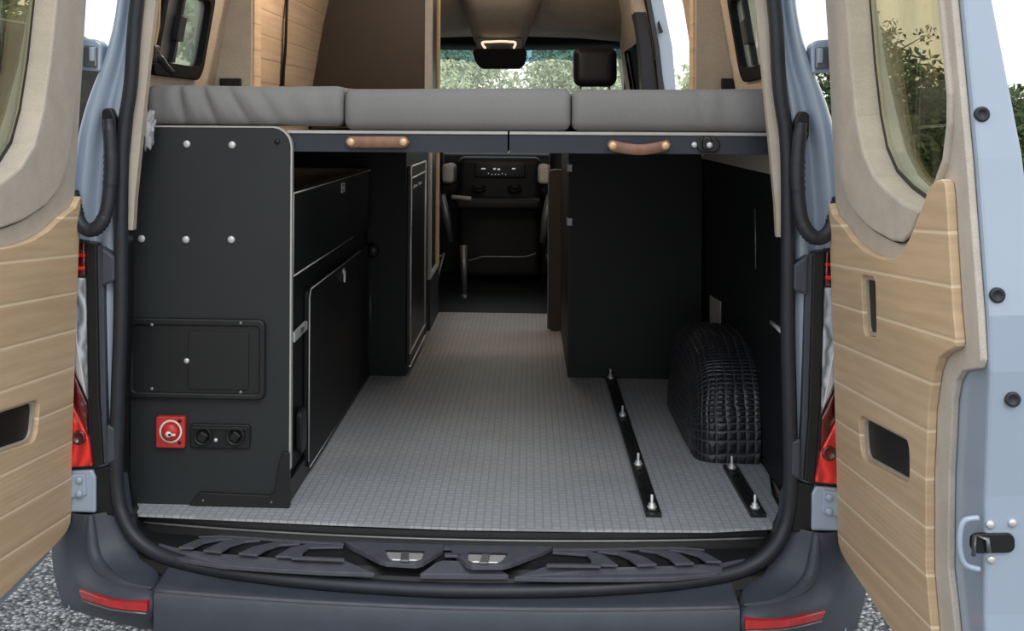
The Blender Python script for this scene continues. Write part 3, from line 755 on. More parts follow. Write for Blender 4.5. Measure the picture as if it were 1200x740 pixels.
z_t, z_b = yz(341, 226)[1], yz(341, 322)[1]
y0, y1 = .072, 1.56
fl = aisle('drop_flap', [(y0, z_b), (y1, z_b), (y1, z_t), (y0, z_t)], .012, M_inner, label='upper flap with small lock')
for a, b in (((y0, z_t), (y1, z_t)), ((y0, z_b), (y1*.72, z_b)), ((y0, z_b), (y0, z_t))):
    bm = new(); tube(bm, [(SX + .0125, *a), (SX + .0125, *b)], .0022, 6); obj('flap_edge', bm, M_edge, fl)
ly, lz = yz(397, 220)
bm = new(); 
def ringplate(bm, y, z, w, h, t, x): plate(bm, [(y - w, z - h), (y + w, z - h), (y + w, z + h), (y - w, z + h)], [[(y - w*.6, z - h*.7), (y + w*.6, z - h*.7), (y + w*.6, z + h*.7), (y - w*.6, z + h*.7)]], lambda u, v, q: (q, u, v), x, x + t)
ringplate(bm, ly, lz, .032, .015, .003, SX + .0125); lk = obj('lock_plate', bm, M_screw, fl)
bm = new(); lathe(bm, [(.006, 0), (.006, .006), (0, .006)], (SX + .0125, ly, lz), (1, 0, 0), 12); obj('lock_pin', bm, M_screw, lk)
dz0, dz1 = yz(357.5, 340); dz2 = yz(357.5, 548)[1]
dr = aisle('cupboard_door', rpoly([(dz0, dz2), (1.50, dz2), (1.50, dz1), (dz0, dz1)], .02), .012, M_inner, label='lower door with key lock')
for a, b in (((dz0 + .02, dz1), (1.30, dz1)), ((dz0, dz2 + .02), (dz0, dz1 - .02)), ((dz0 + .02, dz2), (.75, dz2)), ((dz0, dz1 - .02), (dz0 + .02, dz1))):
    bm = new(); tube(bm, [(SX + .0125, *a), (SX + .0125, *b)], .0018, 6); obj('door_edge', bm, M_edge, dr)
ky, kz = yz(397, 318); bm = new(); lathe(bm, [(.011, 0), (.011, .006), (.006, .008), (0, .008)], (SX + .012, ky, kz), (1, 0, 0), 14); obj('key_lock', bm, M_silver, dr)
bm = new(); box(bm, SX + .016, SX + .022, ky - .004, ky + .004, kz - .035, kz); obj('hanging_key', bm, M_silver, dr)
for py in (386,):
    a = yz(340, 396); b = yz(355, 378); bm = new(); prism(bm, [(SX + .003, a[0], a[1] - .012), (SX + .003, b[0], b[1] - .018), (SX + .003, b[0], b[1] + .004), (SX + .003, a[0], a[1] + .012)], (.01, 0, 0)); hg = obj('door_hinge', bm, M_screw, cab, bevel=.002, label='pale metal hinge')
    c = ((a[0] + b[0])/2, (a[1] + b[1])/2); bm = new(); box(bm, SX + .012, SX + .017, c[0] - .03, c[0] + .02, c[1] - .005, c[1] + .006, .002); obj('hinge_arm', bm, M_edgegrey, hg)
a, b = yz(350, 478), yz(349, 530); bm = new(); prism(bm, [(SX, y, z) for y, z in rrect(min(a[0], b[0]) - .03, max(a[0], b[0]) + .035, b[1], a[1], .02)], (.016, 0, 0)); obj('air_vent', bm, M_black, cab, bevel=.004, label='black oval grip')
bm = new(); box(bm, SX - .002, SX + .006, CY0 + .02, 1.6, FZ, FZ + .055); obj('plinth', bm, M_black, cab)
fp = [onY(p[0], p[1], CY0 - .002) for p in ((340, 530), (332, 529), (328, 540), (322, 577), (316, 580), (235, 576), (224, 590), (223, 596), (340, 599))]
for p in fp: p.z = max(p.z, FZ + .001)
bm = new(); prism(bm, fp, (0, -.010, 0)); fb = obj('corner_bracket', bm, M_black, cab, bevel=.002, label='black foot bracket')
for p in ((238, 587), (318, 589)): bolt('bracket_screw', onY(p[0], p[1], CY0 - .012), (0, -1, 0), .003, .003, M_edgegrey, fb)
for p, m in (((166, 280), M_screw), ((218, 281), M_screw), ((271, 281), M_screw), ((219, 169), M_screw), ((272, 170), M_screw), ((325, 166), M_black)):
    bolt('screw_head', onY(p[0], p[1], CY0), (0, -1, 0), .0095 if m is M_screw else .007, .005, m, cab)
# access panel
def face_plate(name, x0, x1, y0_, y1_, r, t, m, parent, label=None, dy=0, bevel=.002):
    a, b = onY(x0, y1_, CY0), onY(x1, y0_, CY0)
    bm = new(); plate(bm, rrect(a.x, b.x, a.z, b.z, r), [], lambda u, v, w: (u, w, v), CY0 - dy, CY0 - dy - t)
    return obj(name, bm, m, parent, bevel=bevel, label=label)
ap = face_plate('access_panel', 150, 312, 374, 465, .016, .010, M_panel, cab, 'black moulded access panel', bevel=.004)
a0, b0 = onY(150, 465, CY0), onY(312, 374, CY0); i0, i1 = onY(158, 458, CY0), onY(305, 382, CY0)
bm = new(); plate(bm, rrect(a0.x, b0.x, a0.z, b0.z, .018), [rrect(i0.x, i1.x, i0.z, i1.z, .010)], lambda u, v, w: (u, w, v), CY0 - .008, CY0 - .017); obj('panel_rim', bm, M_panel, ap, bevel=.004)
face_plate('hatch_door', 222, 293, 390, 455, .004, .004, M_panel, ap, 'square hatch', .010, .0015)
for p in ((178, 381), (282, 379), (178, 456), (282, 460)): bolt('panel_screw', onY(p[0], p[1], CY0 - .015), (0, -1, 0), .005, .004, M_edgegrey, ap)
bolt('hatch_latch', onY(219, 423, CY0 - .012), (0, -1, 0), .007, .006, M_screw, ap)
sw = face_plate('battery_switch', 185, 219, 487, 523, .006, .018, M_red_sw, cab, 'red square battery isolator switch', 0, .003)
c = onY(200, 506, CY0 - .018)
bm = new(); lathe(bm, [(.0225, -.002), (.0255, .002), (.0285, .002), (.0285, -.002)], c, (0, -1, 0), 32); obj('switch_ring', bm, M_whitem, sw)
kn = obj('switch_knob', lathe(new(), [(.021, 0), (.021, .010), (.018, .014), (0, .014)], c, (0, -1, 0), 28), M_red_sw, sw)
bm = new(); lathe(bm, [(.0075, .0135), (.0075, .0155), (0, .0155)], c + Vector((-.002, 0, -.004)), (0, -1, 0), 16); box(bm, c.x - .002, c.x + .016, c.y - .0155, c.y - .0135, c.z - .007, c.z - .002); obj('knob_mark', bm, M_whitem, sw, label='white pointer on the knob')
for dx, dz in ((.026, .027), (.026, -.027)):
    bm = new(); lathe(bm, [(.0045, -.001), (.0045, .0012), (0, .0012)], c + Vector((dx - .003, 0, dz)), (0, -1, 0), 12); obj('mounting_hole', bm, M_black, sw)
so = face_plate('socket_panel', 224, 294, 497, 524, .008, .012, M_black, cab, 'black panel with two round sockets', 0, .003)
for px in (238, 276):
    c = onY(px, 511, CY0 - .012)
    sk = obj('socket', lathe(new(), [(.024, 0), (.024, .007), (.0205, .009), (.018, .003), (0, .003)], c, (0, -1, 0), 24), M_panel, so)
    bm = new(); box(bm, c.x - .010, c.x + .012, c.y - .014, c.y - .004, c.z - .012, c.z + .012, .003, mtx=Matrix.Translation(c) @ Matrix.Rotation(.6, 4, 'Y') @ Matrix.Translation(-c)); obj('socket_flap', bm, M_black, sk)
bolt('socket_light', onY(253, 516, CY0 - .012), (0, -1, 0), .005, .004, M_screw, so)
bm = new(); box(bm, onY(226, 499, CY0).x, onY(292, 499, CY0).x, CY0 - .020, CY0 - .010, onY(226, 501, CY0).z, onY(226, 498, CY0).z, .001); obj('socket_hood', bm, M_panel, so)

# ------------------------------------------------------------------ galley with fridge, tall cabinet
GX = -.284; GY = 1.625
gal = thing('galley_unit', 'black galley unit with fridge door facing the aisle, past the storage cabinet', 'cabinet', (-.56, 1.95, FZ))
bm = new(); box(bm, -.83, GX - .012, GY, 2.62, FZ, 1.58, .001); obj('carcass', bm, M_inner, gal)
fy0, fz0 = yz(480, 425, GX); fy1, _ = yz(497, 400, GX); ft = yz(480, 196, GX)[1]
bm = new(); box(bm, GX - .012, GX, fy0, fy1, FZ + .03, ft, .002); fd = obj('fridge_door', bm, M_panel, gal, label='dark fridge door with silver edging')
for q in (((fy0, FZ + .08), (fy0, ft)), ((fy1, FZ + .08), (fy1, ft)), ((fy0, ft), (fy1, ft)), ((fy0, FZ + .08), (fy1, FZ + .08)), ((fy0, FZ + .03), (fy1, FZ + .03)), ((fy0, ft - .045), (fy1, ft - .045))):
    bm = new(); tube(bm, [(GX + .002, *q[0]), (GX + .002, *q[1])], .0045, 6); obj('door_trim', bm, M_silver, fd)
lo, hi = yz(482, 224, GX), yz(495, 217, GX)
w_ = (hi[0] - lo[0]); ys = lo[0] + .12*w_
bm = new()
for k in range(2):                                                  # the two illegible words of the maker's script, as loose strokes
    a = ys + k*w_*.42
    pts = [(a + w_*.30*t, lo[1] + .004 + .016*abs(math.sin(t*PI*2.5 + k))*(1 - .4*t)) for t in [i/14 for i in range(15)]]
    tube(bm, [(GX + .003, y, z) for y, z in pts], .0022, 5)
obj('script_emblem', bm, M_silver, fd, label='small silver script lettering')
c = onY(437, 293, GY); bm = new(); lathe(bm, [(.010, 0), (.010, .012), (.024, .018), (.027, .028), (.02, .036), (0, .038)], c, (0, -1, 0), 20); obj('round_knob', bm, M_black, gal, label='round black knob')
bm = new(); tube(bm, [onY(434, 330, GY - .002), onY(434, 394, GY - .002)], .0025, 6); obj('panel_joint', bm, M_edgegrey, gal)

tall = thing('tall_cabinet', 'tall cabinet tinted dark brown for warm light, rising above the bed beside the aisle', 'cabinet', (-.58, 2.9, FZ))
bm = new(); box(bm, -.84, GX - .012, 2.63, 3.17, FZ, 2.56, .001); obj('carcass', bm, M_brown, tall)
bm = new(); box(bm, GX - .012, GX, 2.635, 3.17, FZ, .955); obj('lower_side', bm, M_panel2, tall)
bm = new(); box(bm, GX - .012, GX - .009, 2.66, 3.14, .955, 2.56); obj('dark_side_panel', bm, M_black, tall)
bm = new(); box(bm, GX - .03, GX + .001, 2.622, 2.69, .955, 2.56, .002); obj('edge_post', bm, M_edge, tall, label='pale front edge post')
bm = new(); box(bm, GX - .03, GX + .001, 3.06, 3.18, .955, 2.56, .002); obj('edge_post', bm, M_lightwood, tall, label='light wood rear edge post')
bm = new(); box(bm, GX - .03, GX + .001, 2.62, 3.17, .935, .958, .002); obj('edge_sill', bm, M_edge, tall)

# ------------------------------------------------------------------ right-hand box, bench panel
bxo = thing('storage_box', 'large plain black box under the bed behind the wheel arch', 'cabinet', (.57, 2.1, FZ))
bm = new(); box(bm, .318, .8145, 1.655, 2.66, FZ, 1.58, .001); obj('carcass', bm, M_inner, bxo)
bm = new(); box(bm, .3155, .3185, 1.655, 2.66, FZ, 1.58); obj('side_face', bm, M_edgegrey, bxo, label='aisle side, greyed for caught light') ; bpy.data.objects['side_face'].data.materials[0] = M_panel2  # greyer than the carcass: light caught on this side is painted in
for py in (197, 260):
    p = onY(668, py, 1.65); bm = new(); box(bm, p.x - .014, p.x + .010, 1.643, 1.656, p.z - .016, p.z + .016, .003); box(bm, .309, .316, 1.66, 1.70, p.z - .012, p.z + .012, .002); obj('corner_fitting', bm, M_edgegrey, bxo)
bn = thing('bench_panel', 'tall black panel with rounded top at the aisle beyond the box', 'panel', (.29, 2.7, FZ))
top = onY(650, 199, 2.67).z
bm = new(); plate(bm, rpoly([(.258, FZ), (.325, FZ), (.325, top), (.258, top)], .03), [], lambda u, v, w: (u, w, v), 2.67, 2.70); obj('board', bm, M_brown, bn)
bm = new(); tube(bm, smooth_path([(.257, 2.668, FZ + .01), (.257, 2.668, top - .03), (.262, 2.668, top - .008), (.28, 2.668, top), (.318, 2.668, top)], 4), .004, 6); obj('edging', bm, M_edgegrey, bn, label='grey edging')

# ------------------------------------------------------------------ wheel arch cover
def arch():
    bm = new(); uvl = bm.loops.layers.uv.new('UVMap')
    yc, a, b, h = .92, .40, .40, .315
    N = 40
    def prof(t, k):      # t 0..pi from the near foot over the top to the far foot; k inset
        c, s_ = math.cos(t), math.sin(t)
        return (yc - (a - k)*math.copysign(abs(c)**.72, c), FZ + (h - k)*abs(s_)**.62)
    cols = []
    xs = [(.8235, 0), (.80, 0), (.76, 0), (.73, 0), (.705, .002), (.688, .008), (.674, .018), (.664, .032), (.657, .05), (.653, .075), (.651, .11)]
    for i in range(N + 1):
        t = PI*i/N; r = []
        for j, (x, k) in enumerate(xs):
            y, z = prof(t, k)
            w = noise.noise(Vector((x*9, y*9, z*9)))*.005*(0 if j == 0 else 1)
            dx = -.02*(1 - (z - FZ)/h) if j > 3 else 0
            r.append((Vector((x + dx*.6 + w, y + w, max(z + (w if z > FZ + .03 else 0), FZ + .001))), t*.42, (.85 - x) + k))
        cols.append(r)
    V = [[(bm.verts.new(p), u, v) for p, u, v in r] for r in cols]
    for A, B in zip(V, V[1:]):
        for j in range(len(A) - 1):
            q = (A[j], B[j], B[j + 1], A[j + 1]); f = bm.faces.new([x[0] for x in q]); f.smooth = True
            for l, x in zip(f.loops, q): l[uvl].uv = (x[1], x[2])
    f = bm.faces.new([r[-1][0] for r in V]); f.smooth = True
    for l, x in zip(f.loops, V): l[uvl].uv = (x[-1][0].co.y, x[-1][0].co.z)
    return bm
o = obj('wheel_arch_cover', arch(), M_quilt, subsurf=1)
tag(o, 'quilted black sheet cover over the wheel arch on the grey floor', 'wheel arch cover')

# ------------------------------------------------------------------ cargo tracks with studs
def track(px0, px1, label, studs):
    A, B = onZ(px0[0], px0[1], FZ), onZ(px1[0], px1[1], FZ)
    x = (A.x + B.x)/2; r = thing('cargo_track', label, 'cargo track', (x, (A.y + B.y)/2, FZ), 'cargo tracks on the floor')
    ya, yb = min(A.y, B.y), max(A.y, B.y)
    bm = new(); box(bm, x - .019, x + .019, ya, yb, FZ - .001, FZ + .006); box(bm, x - .019, x - .009, ya, yb, FZ + .006, FZ + .011, .001); box(bm, x + .009, x + .019, ya, yb, FZ + .006, FZ + .011, .001)
    for k in range(int((yb - ya)/.05)): lathe(bm, [(.006, .0058), (.0075, .0075), (.006, .0078), (.0055, .006)], (x, ya + .03 + k*.05, FZ), (0, 0, 1), 8)
    obj('rail', bm, M_black, r)
    for px, py in studs:
        p = onZ(px, py, FZ); y = min(max(p.y, ya + .02), yb - .01)
        s_ = obj('stud', lathe(new(), [(.012, .006), (.012, .014), (.0085, .015), (.0085, .021), (.004, .022), (.004, .042), (0, .043)], (x, y, FZ), (0, 0, 1), 12), M_silver, r, label='silver threaded stud')
track((767, 607), (714, 443), 'long black floor track with four silver studs, running to the box', [(766, 600), (751, 549), (732, 491), (716, 446)])
track((888, 607), (856, 549), 'short black floor track ending at the wheel arch cover', [(860, 553), (884, 600)])

# ------------------------------------------------------------------ bed boards, handles, cushions
BZ0, BZ1 = 1.586, 1.640
def bed(px0, px1, label):
    a, b = onY(px0, 160, .07).x, onY(px1, 160, .07).x
    r = thing('bed_board', label, 'bed board', ((a + b)/2, .8, BZ0), 'bed boards under the cushions')
    bm = new(); box(bm, a, b, .072, 1.62, BZ0, BZ1 - .008, .001); obj('board', bm, M_board, r)
    bm = new(); box(bm, a, b, .068, 1.62, BZ1 - .008, BZ1, .0015); obj('edge_strip', bm, M_edge, r, label='pale upper edge')
    return r
b1 = bed(336, 595, 'navy bed board with flat leather handle, above the storage cabinet side')
b2 = bed(597, 913, 'navy bed board with sagging leather handle and latch, above the floor track side')
def handle(board, x0, x1, py, sag):
    A, B = onY(x0, py, .066), onY(x1, py, .066); L = B.x - A.x; hh = .0145; rows = []; N = 24
    for k in range(N + 1):
        t = k/N; x = A.x + L*t; e = min(t, 1 - t)*L
        h = hh*math.sqrt(max(0, 1 - max(0, 1 - e/hh)**2)) if e < hh else hh*(1 if sag < .001 else .93)
        h = max(h, .001)
        zc = A.z + (B.z - A.z)*t - sag*math.sin(PI*t)**1.2; y = .066 - .004 - (.020 if sag else .006)*math.sin(PI*t)
        rows.append([(x, y, zc - h), (x, y - .003, zc - h*.9), (x, y - .003, zc + h*.9), (x, y, zc + h), (x, y, zc - h)])
    bm = new(); grid(bm, rows); h_ = obj('leather_handle', bm, M_leather, board, label='brown leather pull handle')
    for t in (.09, .91):
        c = Vector((A.x + L*t, .062 - .003 - (.020 if sag else .006)*math.sin(PI*t), A.z + (B.z - A.z)*t - sag*math.sin(PI*t)**1.2))
        obj('rivet', lathe(new(), [(.0105, 0), (.0105, .003), (.007, .006), (0, .0065)], c, (0, -1, 0), 16), M_brass, h_)
handle(b1, 405, 480, 166.5, 0); handle(b2, 711, 786, 169.5, .012)
c = onY(827, 170, .072)
bm = new(); plate(bm, rrect(c.x - .022, c.x + .034, c.z - .018, c.z + .018, .017), [], lambda u, v, w: (u, w, v), .072, .062); bl = obj('bed_latch', bm, M_black, b2, bevel=.003, label='black latch with silver screws')
bm = new(); plate(bm, rrect(c.x - .010, c.x + .012, c.z - .012, c.z + .020, .008), [], lambda u, v, w: (u, w, v), .062, .048); obj('latch_lever', bm, M_black, bl, bevel=.003)
for dx, y in ((-.028, .070), (.006, .048)): bolt('latch_screw', c + Vector((dx, y - .072, 0)), (0, -1, 0), .0075, .005, M_screw, bl)
def cushion(px0, px1, pyt, label, seed, wr, zb):
    a, b = onY(px0, 120, .06).x, onY(px1, 120, .06).x; zt = onY((px0 + px1)/2, pyt, .06).z
    def fn(p):
        q = p.copy()
        f = max(0, 1 - (p.y - .06)/.12); v = (p.z - zb)/(zt - zb)
        wv = 0
        for cx, amp, sl, wd in wr:
            xx = a + (b - a)*cx + sl*(1 - v)*.05; dd = (p.x - xx)/wd
            wv += amp*math.exp(-dd*dd)*(.35 + .65*v if sl >= 0 else 1.0)
        bulge = .012*math.sin(PI*min(max(v, 0), 1))
        q.y += f*(wv - bulge + .003*noise.noise(Vector((p.x*5 + seed, p.y*5, p.z*7))))
        q.z += .004*noise.noise(Vector((p.x*3 + seed, p.y*3, 0)))*v
        return q
    bm = new(); roundbox(bm, a, b, .06, 1.6, zb, zt, .022, 60, 10, 10, fn)
    o = obj('mattress_cushion', bm, M_fabric); tag(o, label, 'cushion', 'bed cushions'); return o
cushion(170, 402.5, 100.5, 'grey cushion with slanting wrinkles, above the black end panel', 1, [(.07, .006, .2, .012), (.16, .018, .5, .008), (.21, -.008, .7, .012), (.28, .018, .9, .007), (.33, -.006, 1.1, .014), (.41, .014, 1.3, .008), (.48, -.006, 1.4, .014), (.56, .007, 1.3, .014), (.70, .006, 1, .022), (.86, .004, .8, .02)], 1.650)
cushion(403.5, 669, 104, 'smooth grey cushion between the other two', 5, [(.5, .003, .3, .06), (.9, .002, .2, .04)], 1.641)
cushion(670, 912.5, 104.5, 'grey cushion with faint upright creases, beside the short track wall', 9, [(.62, .006, .2, .012), (.67, -.004, .2, .014), (.74, .005, .2, .016), (.40, .003, .1, .03)], 1.641)

# ------------------------------------------------------------------ small loose things
bm = new()
P = [(166, 128), (170, 140), (175, 148), (178, 158), (172, 160), (168, 170), (166, 158), (165, 142)]
t = bmesh.new(); bmesh.ops.create_icosphere(t, subdivisions=4, radius=1)
c = onY(173, 151, -.02)
for v in t.verts:
    p = v.co.copy(); n1 = noise.noise(p*1.6)*.9 + noise.noise(p*3.7 + Vector((3, 1, 2)))*.8
    v.co = c + Vector((p.x*.016*(1 + n1) + .006*p.z*0, p.y*.02, p.z*.042*(1 + .5*n1) + 0))
for f in t.faces: f.smooth = True
join(bm, t); o = obj('crumpled_cloth', bm, M_cloth); tag(o, 'crumpled grey-white cloth tucked beside the cabinet top and tan strip', 'cloth')
# black hook arm in front of the side window
hk = thing('hook_arm', 'black plastic hook arm reaching in front of the side window', 'hook', onY(179, 66, .12))
a = onY(179, 62, .12); obj('mount', roundbox(new(), a.x - .022, a.x + .012, .10, .15, a.z - .028, a.z + .022, .008, 3, 3, 3), M_black, hk)
obj('arm', tube(new(), [onY(180, 63, .12), onY(188, 70, .14), onY(196, 80, .16), onY(201, 86, .17)], [.012, .011, .009, .010], 10), M_black, hk)
obj('strap_tail', tube(new(), smooth_path([onY(178, 70, .12), onY(174, 80, .12), onY(172, 95, .12), onY(171, 100, .11)], 4), .004, 6), M_black, hk)
# strap on the planked column
pts = [onX(px, py, XM - hw(zz_) + .02) for px, py, zz_ in ((341, -110, 2.5), (338, -60, 2.35), (337, -30, 2.2), (336, 0, 2.1), (335, 25, 2.05), (334, 55, 1.95), (332, 80, 1.85), (331, 101, 1.78))]
sp = smooth_path(pts, 6); rows = [[p + Vector((0, -w_, 0)), p + Vector((.004, -w_, 0)), p + Vector((.004, w_, 0)), p + Vector((0, w_, 0)), p + Vector((0, -w_, 0))] for p in sp for w_ in [.016 + .03*max(0, 2.05 - p.z)*(p.z > 1.7)]]
o = obj('hanging_strap', grid(new(), rows, True), M_black); tag(o, 'black strap hanging down the planked wall beside the tall cabinet', 'strap')
for s, px in ((-1, (258, 283)), (1, (845, 869))):
    Y = .925; a, b = onY(px[0], 101 if s < 0 else 104, Y), onY(px[1], 92 if s < 0 else 92, Y)
    r = thing('outlet_box', 'small black outlet on the felt column beside the %s' % ('crumpled wrinkled cushion' if s < 0 else 'sliding doorway'), 'outlet', ((a.x + b.x)/2, Y, a.z - .02), 'outlets above the cushions')
    bm = new(); box(bm, a.x, b.x, Y - .012, Y + .006, a.z - .02, b.z, .003); obj('housing', bm, M_black, r)
    bm = new(); box(bm, a.x + .012, b.x - .012, Y - .014, Y - .010, b.z - .026, b.z - .008, .001); obj('face', bm, M_panel, r)

# ------------------------------------------------------------------ cab
# windscreen and header
def wp(x, z): return Vector((x, 5.22 - (z - 1.3)*.38 + .25 - .30*(x - XM)**2, z))
rows = [[wp(XM - .86 + 1.72*i/10, 1.25 + .82*j/4) for i in range(11)] for j in range(5)]
o = struct('window_3', grid(new(), rows), M_shield)
rows = [[wp(XM - .86 + 1.72*i/10, 2.07 + .075*j + (.012*math.sin(i*9.1) if j == 0 else 0)) for i in range(11)] for j in range(2)]
obj('sky_reflection_band', grid(new(), rows), M_band, o, label='blue sky-reflection band along the top of the glass')  # tinted band stands in for sky reflected in the glass
bm = new(); grid(bm, [[wp(XM - .9 + 1.8*i/10, z) + Vector((0, d, 0)) for i in range(11)] for z, d in ((2.135, -.03), (2.17, -.12), (2.26, -.12), (2.34, .0))]); obj('header', bm, M_black, o, label='black visor strip above the glass')
for s in (-1, 1):
    bm = new(); rows = [[wp(XM + s*w, z) for w in (.80, .845, .90)] for z in (1.2, 1.6, 2.0, 2.2)]; rows = [[r[0] + Vector((0, -.02, 0)), r[1] + Vector((0, -.10, 0)), r[2] + Vector((0, -.04, 0))] for r in rows]
    grid(bm, rows); obj('windscreen_pillar', bm, M_black, o)
bm = new(); grid(bm, [[(XM + x*(1 if z < 2.4 else .9), y - .2*(x/.85)**2, z - .06*(x/.85)**2) for x in (-.85, -.5, 0, .5, .85)] for y, z in ((4.95, 2.24), (4.75, 2.29), (4.5, 2.36), (4.2, 2.5), (4.0, 2.64))]); struct('ceiling.001', bm, M_feltwarm, solid=.02)
# overhead console
oc = thing('overhead_console', 'beige overhead console with lit lamp strip above the black mirror', 'overhead console', onY(588, 60, 4.65))
top = [onY(540, -20, 4.45), onY(636, -20, 4.45)]; 
rows = []
for py, xa, xb, y in ((-60, 536, 640, 3.95), (-25, 541, 634, 4.05), (0, 545, 629, 4.15), (22, 552, 621, 4.34), (40, 557, 615, 4.52), (50, 560, 611, 4.62), (58, 564, 608, 4.68)):
    A, B = onY(xa, py, y), onY(xb, py, y); A2, B2 = A + Vector((-.03, .10, .02)), B + Vector((.03, .10, .02))
    rows.append([A2, A, A.lerp(B, .25) + Vector((0, -.015, 0)), A.lerp(B, .5) + Vector((0, -.02, 0)), A.lerp(B, .75) + Vector((0, -.015, 0)), B, B2])
obj('console_body', grid(new(), rows), M_feltwarm, oc, subsurf=1)
bm = new(); plate(bm, rpoly([(556, 44), (614, 44), (612, 58), (606, 66), (566, 66), (559, 58)], 6), [], lambda u, v, w: onY(u, v, w), 4.54, 4.60); obj('lamp_bezel', bm, M_black, oc, bevel=.004)
bm = new(); tube(bm, smooth_path([onY(569, 57, 4.536), onY(562 + 3, 50, 4.536), onY(575, 49, 4.536), onY(588, 48.5, 4.536), onY(597, 49, 4.536), onY(604, 50, 4.536), onY(602, 57, 4.536)], 4), .007, 8); obj('lamp_strip', bm, M_lamp, oc, label='warm lit lamp strip')
bm = new(); plate(bm, rpoly([(574, 53), (598, 53), (596, 60), (577, 60)], 3), [], lambda u, v, w: onY(u, v, w), 4.53, 4.56); obj('switch_block', bm, M_dash, oc, bevel=.002)
bm = new(); plate(bm, rpoly([(553, 57), (618, 57), (616, 74), (610, 81), (564, 81), (557, 73)], 7), [], lambda u, v, w: onY(u, v, w), 4.51, 4.60); obj('mirror', bm, M_matt, oc, bevel=.01, label='black mirror housing')
for n_, s in ((6, -1), (7, 1)):
    bm = new(); grid(bm, [[(XM + s*(hw(z) - .02), y, z) for z in (.66, 1.54, 1.75, 1.95, 2.1, 2.26)] for y in (3.2, 4.2, 5.25)], False)
    for v in bm.verts: v.co.x += s*.075*(v.co.y - 3.2)/2.05
    struct('trim_%d' % n_, bm, M_matt)
bm = new(); box(bm, XM - .86, XM + .86, 5.16, 5.24, .60, 1.34); struct('wall_front', bm, M_black)
# seats
def seat(s, label):
    cx = XM + s*.555; y = 4.02; r = thing('cab_seat', label, 'seat', (cx, y + .3, .66), 'cab seats')
    obj('seat_base', roundbox(new(), cx - .21, cx + .21, y + .02, y + .5, .66, .98, .03, 4, 4, 4), M_dash, r)
    obj('cushion', roundbox(new(), cx - .26, cx + .26, y - .02, y + .56, .98, 1.14, .05, 6, 6, 3), M_grey_seat, r)
    def lean_(p): q = p.copy(); q.y -= (p.z - 1.1)*.16; return q
    obj('backrest', roundbox(new(), cx - .255, cx + .255, y - .03, y + .11, 1.08, 1.80, .06, 6, 4, 8, lean_), M_grey_seat, r)
    def hd(p):
        q = p.copy(); q.x = cx + (p.x - cx)*(1 - .16*max(0, (1.93 - p.z)/.1)**2*.6) ; return q
    h = obj('headrest', roundbox(new(), cx - .122, cx + .122, y - .12, y - .01, 1.862, 2.085, .045, 6, 4, 6, hd), M_grey_seat, r, label='dark grey headrest')
    for dx in (-.08, .08): obj('headrest_post', tube(new(), [(cx + dx, y - .07, 1.76), (cx + dx, y - .065, 1.88)], .007, 8), M_silver, h)
    xi = cx - s*.285
    def ar(p): q = p.copy(); q.z += .0; return q
    obj('armrest', roundbox(new(), xi - .032, xi + .032, y - .14, y + .22, 1.30, 1.42, .028, 3, 5, 3), M_dash, r)
    obj('armrest_glint', roundbox(new(), xi - .033, xi + .033, y - .15, y - .08, 1.315, 1.425, .022, 3, 3, 3), M_edge, r, label='armrest end, pale for caught light')  # pale colour paints the light caught on the shiny rounded end
    obj('side_lever', tube(new(), [(xi + s*.035, y - .10, 1.25), (xi + s*.01, y - .08, 1.12), (xi - s*.01, y - .06, .98)], [.02, .024, .018], 10), M_edgegrey, r)
    obj('slide_rail', tube(new(), [(xi + s*.02, y - .10, .92), (xi + s*.055, y - .12, .78), (xi + s*.07, y - .15, .68), (xi + s*.05, y - .2, .67)], .008, 8), M_edgegrey, r)
    obj('slide_rail_arm', tube(new(), [(xi + s*.10, y - .10, .90), (xi + s*.02, y - .10, .90)], .006, 6), M_edgegrey, r)
    if s < 0:
        a = onY(543, 288, y - .12); b = onY(544, 345, y - .12); obj('belt_stalk', tube(new(), [a, b], [.022, .016], 10), M_edgegrey, r)
        obj('belt_stalk_foot', tube(new(), [b, b + Vector((.0, 0, -.03))], [.02, .022], 10), M_edgegrey, r)
seat(-1, 'cab seat beyond the galley unit, its light-catching armrest end visible beside the aisle')
seat(1, 'cab seat whose dark headrest stands up in front of the windshield')
a, b = onY(529, 231, 4.2), onY(552, 233, 4.2)
bm = new(); tube(bm, [a, b], .012, 10); o = obj('parking_brake_handle', bm, M_edge); 
hb = o; tag(o, 'pale grey horizontal handle beside the aisle seat armrest', 'handle')
o.name = 'grab_bar'
# dashboard
da = thing('dashboard', 'dark dashboard with lit radio symbols at the end of the aisle', 'dashboard', (XM, 4.95, .66))
obj('dash_top', roundbox(new(), XM - .80, XM + .80, 4.82, 5.15, 1.16, 1.46, .06, 8, 4, 4), M_dash, da)
obj('centre_stack', roundbox(new(), XM - .26, XM + .26, 4.72, 5.0, .68, 1.44, .04, 6, 4, 8), M_dash, da)
a, b = onY(556, 208, 4.715), onY(616, 191, 4.715)
ra = obj('radio', roundbox(new(), a.x, b.x, 4.70, 4.74, a.z, b.z, .008, 4, 2, 3), M_black, da, label='radio with lit buttons')
for px, py, w, h in ((564, 197, 5, 1.6), (578, 197, 3, 2), (583, 197.5, 3, 2), (600, 197, 4, 1.6), (572, 203, 1, 1), (576, 204, 1, 1), (580, 204, 1, 1), (584, 204, 1, 1), (588, 203, 1, 1), (592, 204, 1, 1)):
    p = onY(px, py, 4.699); q = onY(px + w, py + h, 4.699)
    bm = new(); box(bm, p.x, q.x, 4.696, 4.701, q.z, p.z, .0005); obj('radio_button', bm, M_display, ra)
a, b = onY(534, 252, 4.5), onY(634, 228, 4.5)
obj('console_shelf', roundbox(new(), a.x, b.x, 4.5, 4.76, b.z - .10, b.z - .03, .025, 4, 4, 2), M_dash, da)
